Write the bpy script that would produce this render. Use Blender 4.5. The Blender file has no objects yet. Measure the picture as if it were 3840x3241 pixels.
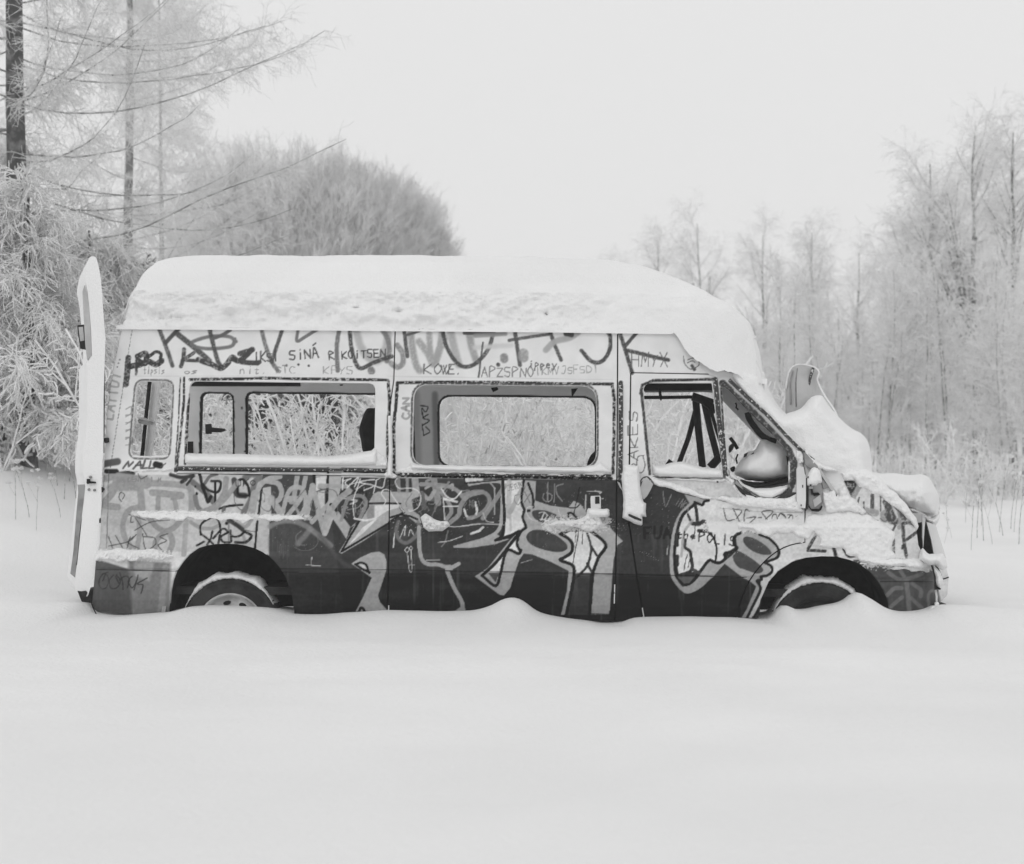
import bpy, math
import numpy as np
rng = np.random.default_rng(7)
sc = bpy.context.scene
col = sc.collection

# ---------------------------------------------------------------- camera, sky, sun, exposure
FPX, CX, CY, CAMZ, CAMD = 5330.0, 1920.0, 1745.0, 0.95, 9.0
YAW = math.atan(280 / FPX)
cam_d = bpy.data.cameras.new("camera"); cam = bpy.data.objects.new("camera", cam_d); col.objects.link(cam)
cam.location = (0, -CAMD, CAMZ); cam.rotation_euler = (math.radians(90), 0, YAW)
cam_d.sensor_fit = 'HORIZONTAL'; cam_d.sensor_width = 36; cam_d.lens = FPX * 36 / 3840
cam_d.shift_y = (CY - 1620.5) / 3840
cam_d.clip_end = 1500
cam_d.dof.use_dof = True; cam_d.dof.focus_distance = 9.05; cam_d.dof.aperture_fstop = 2.6
sc.camera = cam

world = bpy.data.worlds.new("World"); sc.world = world; world.use_nodes = True
nt = world.node_tree; nt.nodes.clear()
out = nt.nodes.new("ShaderNodeOutputWorld"); bg = nt.nodes.new("ShaderNodeBackground")
sky = nt.nodes.new("ShaderNodeTexSky"); sky.sky_type = 'NISHITA'; sky.sun_disc = False
SUN_EL, SUN_AZ = math.radians(42), math.radians(200)
sky.sun_elevation = SUN_EL; sky.sun_rotation = SUN_AZ; sky.dust_density = 6; sky.air_density = 2.5
bw = nt.nodes.new("ShaderNodeRGBToBW")
mr = nt.nodes.new("ShaderNodeMapRange")            # an overcast deck: the clear-sky luminance, almost levelled out
mr.inputs[1].default_value = 0; mr.inputs[2].default_value = 12
mr.inputs[3].default_value = 7.95; mr.inputs[4].default_value = 8.4
nt.links.new(sky.outputs[0], bw.inputs[0]); nt.links.new(bw.outputs[0], mr.inputs[0])
nt.links.new(mr.outputs[0], bg.inputs[0]); bg.inputs[1].default_value = 0.1
nt.links.new(bg.outputs[0], out.inputs[0])
sd = bpy.data.lights.new("overcast_sun", 'SUN'); sun = bpy.data.objects.new("overcast_sun", sd); col.objects.link(sun)
sd.energy = 0.45; sd.angle = math.radians(35); sd.color = (1, 1, 1)
sun.rotation_euler = (math.radians(90) - SUN_EL, 0, math.radians(-20))
sc.view_settings.view_transform = 'Standard'; sc.view_settings.look = 'None'
sc.view_settings.exposure = 0.0; sc.view_settings.gamma = 1.0
sc.cycles.max_bounces = 12; sc.cycles.diffuse_bounces = 9; sc.cycles.volume_bounces = 1; sc.cycles.transparent_max_bounces = 8

# ---------------------------------------------------------------- helpers
SA, CA = math.sin(YAW), math.cos(YAW)
def W(px, py, y):
    """world point at depth y that was measured at (px, py) in the photograph"""
    px = np.asarray(px, float); py = np.asarray(py, float); y = np.asarray(y, float)
    u = (px - CX) / FPX
    dx = -SA + u * CA; dy = CA + u * SA; dz = (CY - py) / FPX
    t = (y + CAMD) / dy
    return np.stack(np.broadcast_arrays(t * dx, y + 0 * t, CAMZ + t * dz), -1)
CROP = {'A': (200, 900, 2.205), 'B': (900, 1100, 2.205), 'C': (1600, 1100, 2.205), 'D': (2300, 1100, 2.205), 'E': (2900, 1200, 2.205),
        '1': (260, 1700, 2.7133), '2': (640, 1740, 2.94), '3': (1200, 1740, 2.94), '4': (1760, 1740, 2.94),
        '5': (2280, 1780, 2.94), '6': (2780, 1740, 2.94), '7': (3240, 1740, 2.94), 'S': (0, 0, 1.0)}
def pts(s):
    """'D 10,20 30,40 L 5,6' -> measured points"""
    o = []; c = CROP['S']
    for w in s.split():
        if ',' in w:
            a, b = w.split(','); o.append((c[0] + float(a) / c[2], c[1] + float(b) / c[2]))
        else: c = CROP[w]
    return np.array(o)
def lin(t):
    t = np.asarray(t, float) / 255
    return np.where(t <= .04045, t / 12.92, ((t + .055) / 1.055) ** 2.4)
def vnoise(x, y, seed=0):
    x = np.asarray(x, float); y = np.asarray(y, float)
    xi = np.floor(x).astype(np.int64); yi = np.floor(y).astype(np.int64); fx = x - xi; fy = y - yi
    fx = fx * fx * (3 - 2 * fx); fy = fy * fy * (3 - 2 * fy)
    def h(a, b):
        n = (a * 374761393 + b * 668265263 + seed * 974634777) & 0xffffffff
        n = ((n ^ (n >> 13)) * 1274126177) & 0xffffffff
        return ((n ^ (n >> 16)) & 0xffff) / 65535.0
    return (h(xi, yi) * (1 - fx) + h(xi + 1, yi) * fx) * (1 - fy) + (h(xi, yi + 1) * (1 - fx) + h(xi + 1, yi + 1) * fx) * fy
def fbm(x, y, seed=0, n=4):
    s = 0; a = .5
    for i in range(n):
        s = s + a * vnoise(x * 2 ** i, y * 2 ** i, seed + i); a *= .5
    return s / (1 - .5 ** n)
def inside(X, Y, poly):
    r = np.zeros(X.shape, bool); n = len(poly)
    for i in range(n):
        x0, y0 = poly[i]; x1, y1 = poly[(i + 1) % n]
        if y0 == y1: continue
        c = (Y < y0) != (Y < y1)
        r ^= c & (X < (x1 - x0) * (Y - y0) / (y1 - y0) + x0)
    return r
def seg_near(X, Y, poly, closed=True):
    """distance and nearest point to a polyline"""
    best = np.full(X.shape, 1e18); bx = X.copy(); by = Y.copy(); n = len(poly)
    for i in range(n if closed else n - 1):
        x0, y0 = poly[i]; x1, y1 = poly[(i + 1) % n]
        dx, dy = x1 - x0, y1 - y0; L = dx * dx + dy * dy + 1e-12
        t = np.clip(((X - x0) * dx + (Y - y0) * dy) / L, 0, 1)
        qx = x0 + t * dx; qy = y0 + t * dy; d = (X - qx) ** 2 + (Y - qy) ** 2
        m = d < best
        best = np.where(m, d, best); bx = np.where(m, qx, bx); by = np.where(m, qy, by)
    return np.sqrt(best), bx, by
def smooth(p, k=6, closed=False):
    p = np.asarray(p, float)
    if len(p) < 3: return p
    if closed: q = np.vstack([p[-1], p, p[0], p[1]])
    else: q = np.vstack([2 * p[0] - p[1], p, 2 * p[-1] - p[-2]])
    o = []
    for i in range(1, len(q) - 2):
        a, b, c, d = q[i - 1], q[i], q[i + 1], q[i + 2]
        for t in np.linspace(0, 1, k, endpoint=False):
            o.append(.5 * (2 * b + (c - a) * t + (2 * a - 5 * b + 4 * c - d) * t * t + (3 * b - a - 3 * c + d) * t ** 3))
    if not closed: o.append(q[-2])
    return np.array(o)
def rounded(p, r, k=6):
    p = np.asarray(p, float); o = []; n = len(p)
    rr = r if hasattr(r, '__len__') else [r] * n
    for i in range(n):
        a, b, c = p[i - 1], p[i], p[(i + 1) % n]
        u = (a - b) / np.linalg.norm(a - b); v = (c - b) / np.linalg.norm(c - b)
        s, e = b + u * rr[i], b + v * rr[i]
        for t in np.linspace(0, 1, k): o.append((1 - t) ** 2 * s + 2 * t * (1 - t) * b + t * t * e)
    return np.array(o)

def obj(name, verts, faces, mat, parent=None, smooth_=True, color=None):
    me = bpy.data.meshes.new(name)
    verts = np.asarray(verts, np.float32)
    groups = faces if isinstance(faces, list) else [faces]
    groups = [np.asarray(g, np.int32) for g in groups if len(g)]
    nl = sum(g.size for g in groups); nf = sum(len(g) for g in groups)
    me.vertices.add(len(verts)); me.vertices.foreach_set('co', verts.ravel())
    me.loops.add(nl); me.loops.foreach_set('vertex_index', np.concatenate([g.ravel() for g in groups]))
    me.polygons.add(nf)
    tot = np.concatenate([np.full(len(g), g.shape[1], np.int32) for g in groups])
    me.polygons.foreach_set('loop_start', np.concatenate([[0], np.cumsum(tot)[:-1]]).astype(np.int32))
    me.polygons.foreach_set('use_smooth', np.full(nf, smooth_))
    me.update(calc_edges=True); me.validate()
    if color is not None:
        at = me.attributes.new('paint', 'FLOAT_COLOR', 'POINT')
        c = np.ones((len(verts), 4), np.float32); c[:, :3] = color[:, None]
        at.data.foreach_set('color', c.ravel())
    me.materials.append(mat)
    o = bpy.data.objects.new(name, me); col.objects.link(o)
    if parent is not None: o.parent = parent
    return o
def tag(o, label=None, cat=None, group=None, kind=None):
    if label: o['label'] = label
    if cat: o['category'] = cat
    if group: o['group'] = group
    if kind: o['kind'] = kind
    return o
def empty(name, label, cat, loc=(0, 0, 0), group=None):
    o = bpy.data.objects.new(name, None); col.objects.link(o); o.location = loc; o.empty_display_size = .1
    return tag(o, label, cat, group)

def material(name, base, rough=.6, noise=0, nscale=8, base2=None, bump=0, bscale=40, attr=False, sss=0, thr=None, spec=.3, metallic=0, transl=0):
    m = bpy.data.materials.new(name); m.use_nodes = True; t = m.node_tree; n = t.nodes; L = t.links
    b = n['Principled BSDF']; b.inputs['Roughness'].default_value = rough; b.inputs['Specular IOR Level'].default_value = spec
    b.inputs['Metallic'].default_value = metallic
    tc = n.new('ShaderNodeTexCoord'); src = tc.outputs['Object']
    def nz(scale, detail=5):
        q = n.new('ShaderNodeTexNoise'); q.inputs['Scale'].default_value = scale; q.inputs['Detail'].default_value = detail
        L.new(src, q.inputs['Vector']); return q
    g = lambda v: (v, v, v, 1)
    b.inputs['Base Color'].default_value = g(base)
    cur = None
    if attr:
        a = n.new('ShaderNodeAttribute'); a.attribute_name = 'paint'; cur = a.outputs['Color']
        q = nz(nscale, 6); r = n.new('ShaderNodeMapRange')
        r.inputs[1].default_value = .35; r.inputs[2].default_value = .7; r.inputs[3].default_value = 1 - noise; r.inputs[4].default_value = 1.02
        L.new(q.outputs['Fac'], r.inputs[0])
        mx = n.new('ShaderNodeMix'); mx.data_type = 'RGBA'; mx.blend_type = 'MULTIPLY'; mx.inputs[0].default_value = 1
        L.new(cur, mx.inputs[6]); L.new(r.outputs[0], mx.inputs[7]); cur = mx.outputs[2]
    elif base2 is not None:
        q = nz(nscale, 6); r = n.new('ShaderNodeMapRange'); lo, hi = thr or (.4, .6)
        r.inputs[1].default_value = lo; r.inputs[2].default_value = hi
        L.new(q.outputs['Fac'], r.inputs[0])
        mx = n.new('ShaderNodeMix'); mx.data_type = 'RGBA'; mx.inputs[6].default_value = g(base); mx.inputs[7].default_value = g(base2)
        L.new(r.outputs[0], mx.inputs[0]); cur = mx.outputs[2]
    if cur is not None: L.new(cur, b.inputs['Base Color'])
    if bump:
        q = nz(bscale, 6); bp = n.new('ShaderNodeBump'); bp.inputs['Strength'].default_value = bump; bp.inputs['Distance'].default_value = .02
        L.new(q.outputs['Fac'], bp.inputs['Height']); L.new(bp.outputs[0], b.inputs['Normal'])
    if sss:
        b.inputs['Subsurface Weight'].default_value = sss; b.inputs['Subsurface Radius'].default_value = (.03, .03, .03)
        b.inputs['Subsurface Scale'].default_value = 1.0
    if transl:
        tr = n.new('ShaderNodeBsdfTranslucent'); tr.inputs[0].default_value = g(.8); ms = n.new('ShaderNodeMixShader'); ms.inputs[0].default_value = transl
        L.new(b.outputs[0], ms.inputs[1]); L.new(tr.outputs[0], ms.inputs[2]); L.new(ms.outputs[0], n['Material Output'].inputs[0])
    return m
M = {}
M['snow'] = material('snow_soft', .86, .75, base2=.83, nscale=1.5, bump=.35, bscale=90, spec=.15)
M['ground'] = material('snow_field', .85, .8, base2=.82, nscale=.7, bump=.45, bscale=38, spec=.1)
M['crust'] = material('snow_crust', .88, .8, base2=.83, nscale=30, bump=.4, bscale=70, spec=.15)
M['paint'] = material('painted_steel', .8, .5, noise=.10, nscale=7, attr=True, bump=.05, bscale=30, spec=.18)
M['inner'] = material('inner_steel', .55, .5, noise=.1, nscale=4, attr=True, bump=.05, bscale=9)
M['black'] = material('black_rubber', .008, .7, base2=.018, nscale=12, bump=.2, spec=.1)
M['dark'] = material('dark_trim', .018, .6, base2=.035, nscale=9, bump=.2, spec=.15)
M['frostdark'] = material('frosted_black_trim', .045, .7, base2=.6, nscale=60, thr=(.56, .62), bump=.5, bscale=60)
M['grey'] = material('grey_plastic', .22, .55, base2=.32, nscale=10, bump=.2)
M['steel'] = material('dull_steel', .62, .5, base2=.42, nscale=14, bump=.2)
M['lit'] = material('thin_snow', .86, .8, base2=.83, nscale=3, bump=.1, bscale=60, spec=.1, transl=.22)
M['white'] = material('white_enamel', .74, .45, base2=.66, nscale=4, bump=.06)
M['silver'] = material('frosted_silver_sheet', .5, .55, base2=.4, nscale=5, bump=.15)
M['tyre'] = material('tyre_rubber', .015, .8, base2=.04, nscale=9, bump=.3)
M['glass'] = material('snowed_over_glass', .7, .5, base2=.6, nscale=6, bump=.2, transl=.6)
M['bark'] = material('dark_bark', .07, .9, base2=.28, nscale=9, thr=(.45, .75), bump=.6, bscale=20)
M['barkf'] = material('frosted_bark', .2, .9, base2=.6, nscale=6, thr=(.4, .65), bump=.5, bscale=20)
M['frost'] = material('hoarfrost_twigs', .74, .85, base2=.93, nscale=5, thr=(.35, .6), spec=.1)
M['frostw'] = material('thick_hoarfrost', .74, .85, base2=.92, nscale=8, thr=(.3, .6), spec=.1)
M['needle'] = material('dark_frosted_needles', .045, .9, base2=.5, nscale=2.2, thr=(.48, .66), spec=.1)
M['stalk'] = material('dry_stalk', .22, .9, base2=.6, nscale=20, thr=(.4, .65))
M['frostm'] = material('greyish_frost', .66, .85, base2=.9, nscale=.8, thr=(.35, .65), spec=.1)
M['twigd'] = material('bare_dark_twigs', .13, .9, base2=.38, nscale=3, thr=(.4, .65), spec=.1)
# ---------------------------------------------------------------- the graffiti, painted into a grid of tones (1 cell = 2 measured units)
GX0, GY0, GS = 300, 1180, 2.0
GW, GH = 1670, 610
EV = 0.83                                             # light on an upright surface
def new_canvas(t): return np.full((GH, GW), float(t))
canvas = new_canvas(216)
SPK = None
def cover(c, a, tone): c[:] = c * (1 - a) + tone * a
_gx = GX0 + GS * np.arange(GW); _gy = GY0 + GS * np.arange(GH)
specks = np.clip((fbm(_gx[None] / 5.5, _gy[:, None] / 5.5, 3, 3) - .56) * 9, 0, 1)
def box(p, m):
    x0 = max(0, int((p[:, 0].min() - m - GX0) / GS)); x1 = min(GW, int((p[:, 0].max() + m - GX0) / GS) + 2)
    y0 = max(0, int((p[:, 1].min() - m - GY0) / GS)); y1 = min(GH, int((p[:, 1].max() + m - GY0) / GS) + 2)
    return x0, x1, y0, y1
def stroke(s, w, tone, alpha=1, soft=2.2, spk=0, line=False, cv=None, P=None):
    """one pass of a spray can or marker: w is the width in source units"""
    cv = canvas if cv is None else cv
    p = pts(s) if P is None else P
    if not line and len(p) > 2: p = smooth(p, 5)
    if len(p) == 1: p = np.vstack([p, p + .1])
    x0, x1, y0, y1 = box(p, w / 2 + soft * 2)
    if x1 <= x0 or y1 <= y0: return
    X, Y = np.meshgrid(_gx[x0:x1], _gy[y0:y1])
    X = X + (vnoise(X / 9, Y / 9, 5) - .5) * 1.6
    d, _, _ = seg_near(X, Y, p, False)
    a = np.clip((w / 2 - d) / max(soft, .5) + .5, 0, 1); a = a * a * (3 - 2 * a) * alpha
    if w < 4: a = a * min(1, w / 3.0 + .25)
    if spk: a = a * (1 - specks[y0:y1, x0:x1] * spk)
    sub = cv[y0:y1, x0:x1]; sub[:] = sub * (1 - a) + tone * a
def fill(s, tone, soft=2.2, alpha=1, cv=None, P=None, sm=False, spk=0):
    cv = canvas if cv is None else cv
    p = pts(s) if P is None else P
    if sm: p = smooth(p, 5, True)
    x0, x1, y0, y1 = box(p, soft * 2)
    X, Y = np.meshgrid(_gx[x0:x1], _gy[y0:y1])
    ins = inside(X, Y, p); d, _, _ = seg_near(X, Y, p)
    a = np.clip(np.where(ins, d, -d) / soft + .5, 0, 1) * alpha
    if spk: a = a * (1 - specks[y0:y1, x0:x1] * spk)
    sub = cv[y0:y1, x0:x1]; sub[:] = sub * (1 - a) + tone * a
FONT = {'A': ['0,0 .5,1 1,0', '.2,.4 .8,.4'], 'B': ['0,0 0,1 .8,.85 0,.5 .9,.25 0,0'], 'C': ['1,.9 .4,1 0,.5 .4,0 1,.1'], 'D': ['0,0 0,1 .9,.7 .8,.2 0,0'],
        'E': ['1,1 0,1 0,0 1,0', '0,.5 .8,.5'], 'F': ['0,0 0,1 1,1', '0,.5 .7,.5'], 'G': ['1,.9 .3,1 0,.4 .5,0 1,.4 .5,.4'], 'H': ['0,0 0,1', '1,0 1,1', '0,.5 1,.5'],
        'I': ['.5,0 .5,1'], 'J': ['.2,1 .9,1 .7,.1 .1,.1'], 'K': ['0,0 0,1', '1,1 0,.4 1,0'], 'L': ['0,1 .1,0 .9,0'], 'M': ['0,0 .1,1 .5,.3 .9,1 1,0'],
        'N': ['0,0 .05,1 .95,0 1,1'], 'O': ['.5,1 0,.5 .5,0 1,.5 .5,1'], 'P': ['0,0 0,1 .9,.8 0,.45'], 'R': ['0,0 0,1 .9,.8 0,.5 1,0'], 'S': ['1,.9 .2,.9 .1,.55 .9,.4 .7,0 0,.1'],
        'T': ['0,1 1,1', '.5,1 .5,0'], 'U': ['0,1 .1,.1 .8,.1 1,1'], 'V': ['0,1 .4,0 1,1'], 'W': ['0,1 .25,0 .5,.6 .75,0 1,1'], 'X': ['0,0 1,1', '0,1 1,0'], 'Y': ['0,1 .5,.5 1,1', '.5,.5 .3,0'],
        'Z': ['0,1 1,1 0,0 1,0'], '.': ['.4,0 .5,.05'], '-': ['.1,.5 .8,.5'], '1': ['.2,.8 .5,1 .5,0'], 'i': ['.5,0 .5,.6', '.5,.85 .52,.9'], 'p': ['.1,-.4 .1,.6 .8,.4 .1,.1'],
        'e': ['0,.3 .8,.35 .4,.6 0,.3 .3,0 .8,.05'], 't': ['.5,.9 .4,0 .8,.05', '.1,.6 .9,.6'], 'h': ['0,0 0,1', '0,.4 .6,.6 .7,0'], 'y': ['0,.6 .4,.1', '.9,.6 .2,-.4'], 's': ['.9,.6 .1,.5 .8,.2 0,0'],
        'Q': ['0,0 .5,1 1,0', '.2,.4 .8,.4', '.3,1.2 .9,1.4'], 'a': ['.9,.6 .1,.4 .2,0 .8,.2 .9,.6 .95,0'], 'n': ['0,0 .1,.6', '0,.4 .6,.6 .8,0'], 'k': ['0,0 0,1', '.8,.6 0,.3 .9,0'], 'r': ['0,0 .1,.6', '0,.4 .7,.6'],
        'c': ['.9,.5 .1,.5 .1,.05 .9,.1'], 'o': ['.5,.6 0,.3 .5,0 1,.3 .5,.6']}
def text(crop, x0, y0, x1, y1, h, word, w, tone, cv=None, alpha=.9):
    """hand lettering on a base line (x0,y0)-(x1,y1) in crop units, h the letter height"""
    c = CROP[crop]; a = np.array([c[0] + x0 / c[2], c[1] + y0 / c[2]]); b = np.array([c[0] + x1 / c[2], c[1] + y1 / c[2]])
    L = np.linalg.norm(b - a); u = (b - a) / L; v = np.array([u[1], -u[0]]); n = len(word); cw = L / n; h = h / c[2]
    for i, ch in enumerate(word):
        if ch == ' ': continue
        for st in FONT.get(ch, []):
            q = np.array([[float(k) for k in t.split(',')] for t in st.split()])
            hh = h * (1 + .12 * math.sin(i * 2.3)); sh = .12 * math.sin(i * 1.7)
            P = a + u * (i * cw + (q[:, :1] + sh * q[:, 1:]) * cw * .74) + v * (q[:, 1:] * hh)
            stroke('', w, tone, alpha, 1.2, P=P, cv=cv, line=ch in 'AEFHIKLMNTVWXYZ')
G, K, Wh = 166, 40, 212
# ---- base coats below the belt, with a highlight painted in on the rear panel
fill('S 300,1778 1000,1784 1000,2075 300,2062', 188, 3)
fill('S 300,1900 480,1905 470,2070 300,2062', 172, 20, .7)
fill('S 1000,1786 1460,1792 2310,1800 2368,1800 3030,1850 3030,2340 1000,2340 1000,2040', 66, 3)
fill('2 1085,600 1764,600 S 1300,2340 1000,2340 2 1085,1010', 74, 3)
fill('S 300,2098 380,2103 500,2140 500,2340 300,2340', 92, 6)
fill('S 480,2100 640,2110 640,2340 500,2340', 128, 14); fill('S 500,2104 580,2110 560,2180 505,2160', 160, 10)  # lighter patch: a highlight painted into the lower rear panel
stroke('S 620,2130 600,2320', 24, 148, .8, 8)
# ---- rear quarter, under the belt
for s, w, t, k in [('1 345,110 490,85', 26, 88, 6), ('1 378,185 480,185', 18, 45, 2), ('1 500,220 640,205 540,270', 22, 75, 7), ('1 500,260 780,300', 46, 150, 5),
                   ('1 345,260 470,250 440,400 350,520 490,548', 26, 148, 3), ('1 420,350 700,340', 30, 150, 8), ('1 720,330 740,560', 26, 152, 5),
                   ('1 760,300 1150,325 1240,385 1245,590', 24, 152, 4), ('1 845,400 1140,430', 26, 150, 2), ('1 905,450 900,580', 19, 148, 2), ('1 1070,460 1090,570', 17, 152, 2),
                   ('1 720,545 610,580 548,700 560,850 640,970', 21, 150, 2), ('1 700,640 715,800 690,970', 19, 155, 2), ('1 800,640 880,740 970,790 1060,760 1140,680', 21, 148, 2),
                   ('1 990,790 890,880 865,980', 21, 150, 2), ('1 1010,800 1050,900 1010,1020', 22, 150, 2), ('1 1190,680 1165,1030', 19, 165, 4)]:
    stroke(s, w, t, .95, k)
fill('2 0,310 100,330 140,380 60,400 0,400', 150, 3)
for s in ['1 400,850 440,965', '1 400,945 600,900 680,828', '1 470,840 545,965', '1 620,850 585,970', '1 650,850 600,910 715,972', '1 745,820 760,930 775,975', '1 750,850 860,860 880,920 820,975',
          '1 1000,820 920,850 990,890 905,935 955,1000', '1 610,625 780,682', '1 640,620 700,700 790,840', '1 665,785 830,700 1020,680', '1 630,640 625,700 655,700', '1 540,470 560,420 520,400 505,450 530,490']:
    stroke(s, 3.6, 70, .85, 1.5)
for s in ['1 545,155 600,85 605,135 650,90', '1 650,160 720,80 730,155', '1 675,125 740,120', '1 770,75 745,155 790,150', '1 830,80 810,155 865,150']: stroke(s, 7, 85, .9, 2.5, line=True)
stroke('1 880,115 925,125', 24, 55, 1, 4); stroke('1 930,140 980,105', 5, 90, .8)
for s in ['1 395,1210 330,1240 300,1320 330,1380 380,1360 400,1280 370,1230 340,1300', '1 450,1240 410,1290 420,1370 480,1370 520,1300 480,1240', '1 510,1210 540,1300 545,1385', '1 510,1290 570,1250 610,1280 590,1370',
          '1 640,1250 600,1300 640,1370 690,1290', '1 700,1240 660,1390', '1 790,1270 690,1330 750,1340 730,1425', '1 470,1250 500,1320']: stroke(s, 4.6, 62, .85, 1.5)
stroke('1 265,1187 640,1190 1090,1200', 3, 38, .9, 1)
# ---- dark scribble over the wheel
for s, w, t, k in [('2 820,150 900,115 985,150 930,200 880,400 800,545', 22, 112, 8), ('2 0,120 120,150 250,130', 14, 60, 6), ('2 240,200 420,350 500,470', 22, 112, 4), ('2 380,210 430,140 510,112', 12, 105, 3),
                   ('2 320,105 345,230 385,340 410,420 445,360', 12, 48, 2), ('2 490,190 490,440', 8, 42, 1.5), ('2 450,190 550,200 520,310 420,290 350,220', 10, 50, 2.5), ('2 700,180 730,330 820,350', 22, 70, 6),
                   ('2 730,195 790,170 850,240 872,350', 10, 38, 2), ('2 740,220 750,340 870,350', 9, 45, 2), ('2 535,495 640,465 790,452', 8.5, 45, 1.5), ('2 590,490 570,570', 14, 100, 3),
                   ('2 270,360 300,480 380,540', 18, 120, 4), ('2 610,165 590,330 470,480 300,545', 22, 150, 2.5), ('2 735,205 610,370 480,500', 19, 152, 2.5), ('2 120,200 170,170', 14, 60, 4), ('2 180,230 250,130', 9, 60, 2),
                   ('2 270,250 271,251', 8, 45, 1.5), ('2 287,327 288,328', 11, 40, 1.5), ('2 220,640 330,705 450,712 530,680', 14, 150, 4), ('2 700,650 820,695 890,620', 14, 150, 4), ('2 780,720 900,745 1010,750', 3.5, 110, 1.5),
                   ('2 790,770 830,870', 12, 150, 5), ('2 700,340 705,420 760,500 800,510', 3, 100, 1.5), ('2 640,640 640,860', 6, 130, 2)]:
    stroke(s, w, t, .95, k)
for s in ['2 330,780 330,680 400,615 490,590 540,660 548,760', '2 330,770 400,820 470,885', '2 460,745 440,830 402,892', '2 288,900 367,858', '2 470,820 575,715 635,750', '2 525,875 542,785',
          '2 635,755 560,800 575,860 662,862 665,800', '2 660,735 675,795 760,795 820,740']: stroke(s, 8, 44, .95, 1.8, .35)
stroke('2 640,590 700,650 800,740 890,790 830,862 712,866', 10, 44, .95, 2, .35)
stroke('2 640,620 720,670 790,720', 16, 70, .9, 4); stroke('2 615,655 616,656', 12, 48, 1, 2)
text('2', 720, 250, 960, 235, 70, 'UKO', 3.2, 60); text('2', 1130, 480, 1560, 470, 90, 'SOMA', 3, 105); text('3', 250, 560, 560, 520, 90, 'RIK', 3, 150); text('3', 900, 470, 1300, 440, 80, 'NAUS', 3, 140)
_r = np.random.default_rng(19)
for k_ in range(26):
    x_0 = _r.uniform(1000, 1900); y_0 = _r.uniform(1815, 1925); n_ = int(_r.integers(4, 8)); q_ = np.cumsum(_r.normal(0, 1, (n_, 2)) * [24, 22] + [9, 0], 0); q_[:, 1] -= q_[:, 1].mean()
    stroke('', float(_r.choice([2.8, 3.4, 5, 9])), float(_r.choice([48, 110, 135, 160, 190])), .8, 2, P=np.array([x_0, y_0]) + np.clip(q_, -70, 90))
# ---- the silver letters right of the wheel
fill('2 1015,120 1600,130 1600,600 1110,600 1110,560 960,560', 76, 3)
fill('2 985,270 1105,250 1110,600 960,590', 182, 3); fill('2 955,600 1090,605 1085,1010 1010,965 935,925', 182, 3)
for s, w, t in [('2 1005,260 970,555', 9, 45), ('2 955,635 930,925', 8.5, 48), ('2 1580,120 1590,290', 9.5, 44), ('2 1738,100 1718,420', 9.5, 44)]: stroke(s, w, t, 1, 1.5)
fill('2 1600,150 1715,150 1715,270 1600,300', 205, 2); fill('2 1620,300 1700,290 1700,560 1600,560', 190, 4)
for s, w, t in [('2 1205,140 1060,175 960,290 880,560', 19, 168), ('2 1050,190 1180,215 1222,310 1190,400 1100,430', 19, 168), ('2 1110,380 1210,540', 26, 168), ('2 1395,130 1365,340 1330,420', 18, 165),
                ('2 1225,570 1290,330 1370,255 1460,290 1490,420 1460,530 1390,590', 17, 170), ('2 1490,130 1430,380 1290,570', 17, 166), ('2 1300,385 1420,390', 24, 170), ('2 1565,240 1500,560', 21, 168),
                ('2 1565,240 1620,470 1660,640 1695,770', 19, 166), ('2 1790,540 1700,770', 19, 185), ('2 1640,260 1764,235', 16, 160), ('2 1350,420 1420,560', 10, 150), ('2 1764,420 1560,640', 18, 166), ('2 930,330 890,540', 30, 162)]:
    stroke(s, w, t, .95, 1.8)
for s in ['2 1135,300 1120,340 1150,380 1140,530', '2 960,400 1020,500 1090,520 1110,460', '2 1480,280 1400,380', '2 1000,300 1040,350 1030,420', '2 1560,400 1540,470 1580,520 1620,480', '2 1640,270 1720,300 1764,360', '2 1600,300 1764,330']:
    stroke(s, 3.4, 110, .8, 1.4)
stroke('2 1095,690 1200,640 1350,630 1500,690 1600,765 1764,900', 20, 136, .8, 10)
fill('2 1090,780 1160,690 1280,665 1400,700 1480,760 1400,900 1150,1050 1090,1000', 82, 12, .8, sm=True)
stroke('2 1540,720 1470,810 1400,880', 20, 140, .6, 12); stroke('2 1480,900 1400,880 1380,800 1440,740', 4, 125, .7, 2)
stroke('2 1365,920 1450,955 1560,940 1625,860 1600,760', 3, 125, .7, 2)
stroke('2 1555,1030 1552,1115', 3, 205, .9, 1); stroke('2 1490,1112 1560,1120 1655,1126', 2.6, 205, .9, 1)
for i in range(9): stroke('', 2.2, 118, .5, 2, P=np.array([[1040 + i * 5.2, 2025 + (i * 37 % 29)], [1041 + i * 5.2, 2070 + (i * 53 % 31)]]))
# ---- middle: mural left part (crop 3)
fill('3 0,40 105,50 100,230 0,250', 205, 3, .8); fill('3 105,45 240,45 225,290 130,600 75,720 40,790 15,700 90,440', 172, 2)
stroke('3 88,50 85,260', 10, 50, 1, 1.6); stroke('3 120,450 200,530 260,600', 12, 45, 1, 2)
fill('3 590,330 640,305 1000,312 1085,240 1110,345 1012,392 1030,520 1095,565 1118,650 1060,650 960,575 870,580 690,710 480,850 240,990 208,972 290,840 400,640 330,705 290,830 235,740 110,560 200,520 340,700 440,640 545,470 540,420', G, 2)
fill('3 600,455 860,450 875,480 740,520 620,600 575,590', Wh, 2); fill('3 400,790 470,700 590,620 640,600 480,760 320,890', Wh, 2)
fill('3 520,520 560,450 600,460 600,590 520,610', 140, 6)
for s, w, t in [('3 540,438 700,432 890,440', 7, 45), ('3 880,470 925,535 880,560 700,690 450,840 235,968 330,800 440,620', 8, 46), ('3 780,590 880,560 990,575 1070,610', 8, 50)]: stroke(s, w, t, 1, 1.6, line=True)
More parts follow.
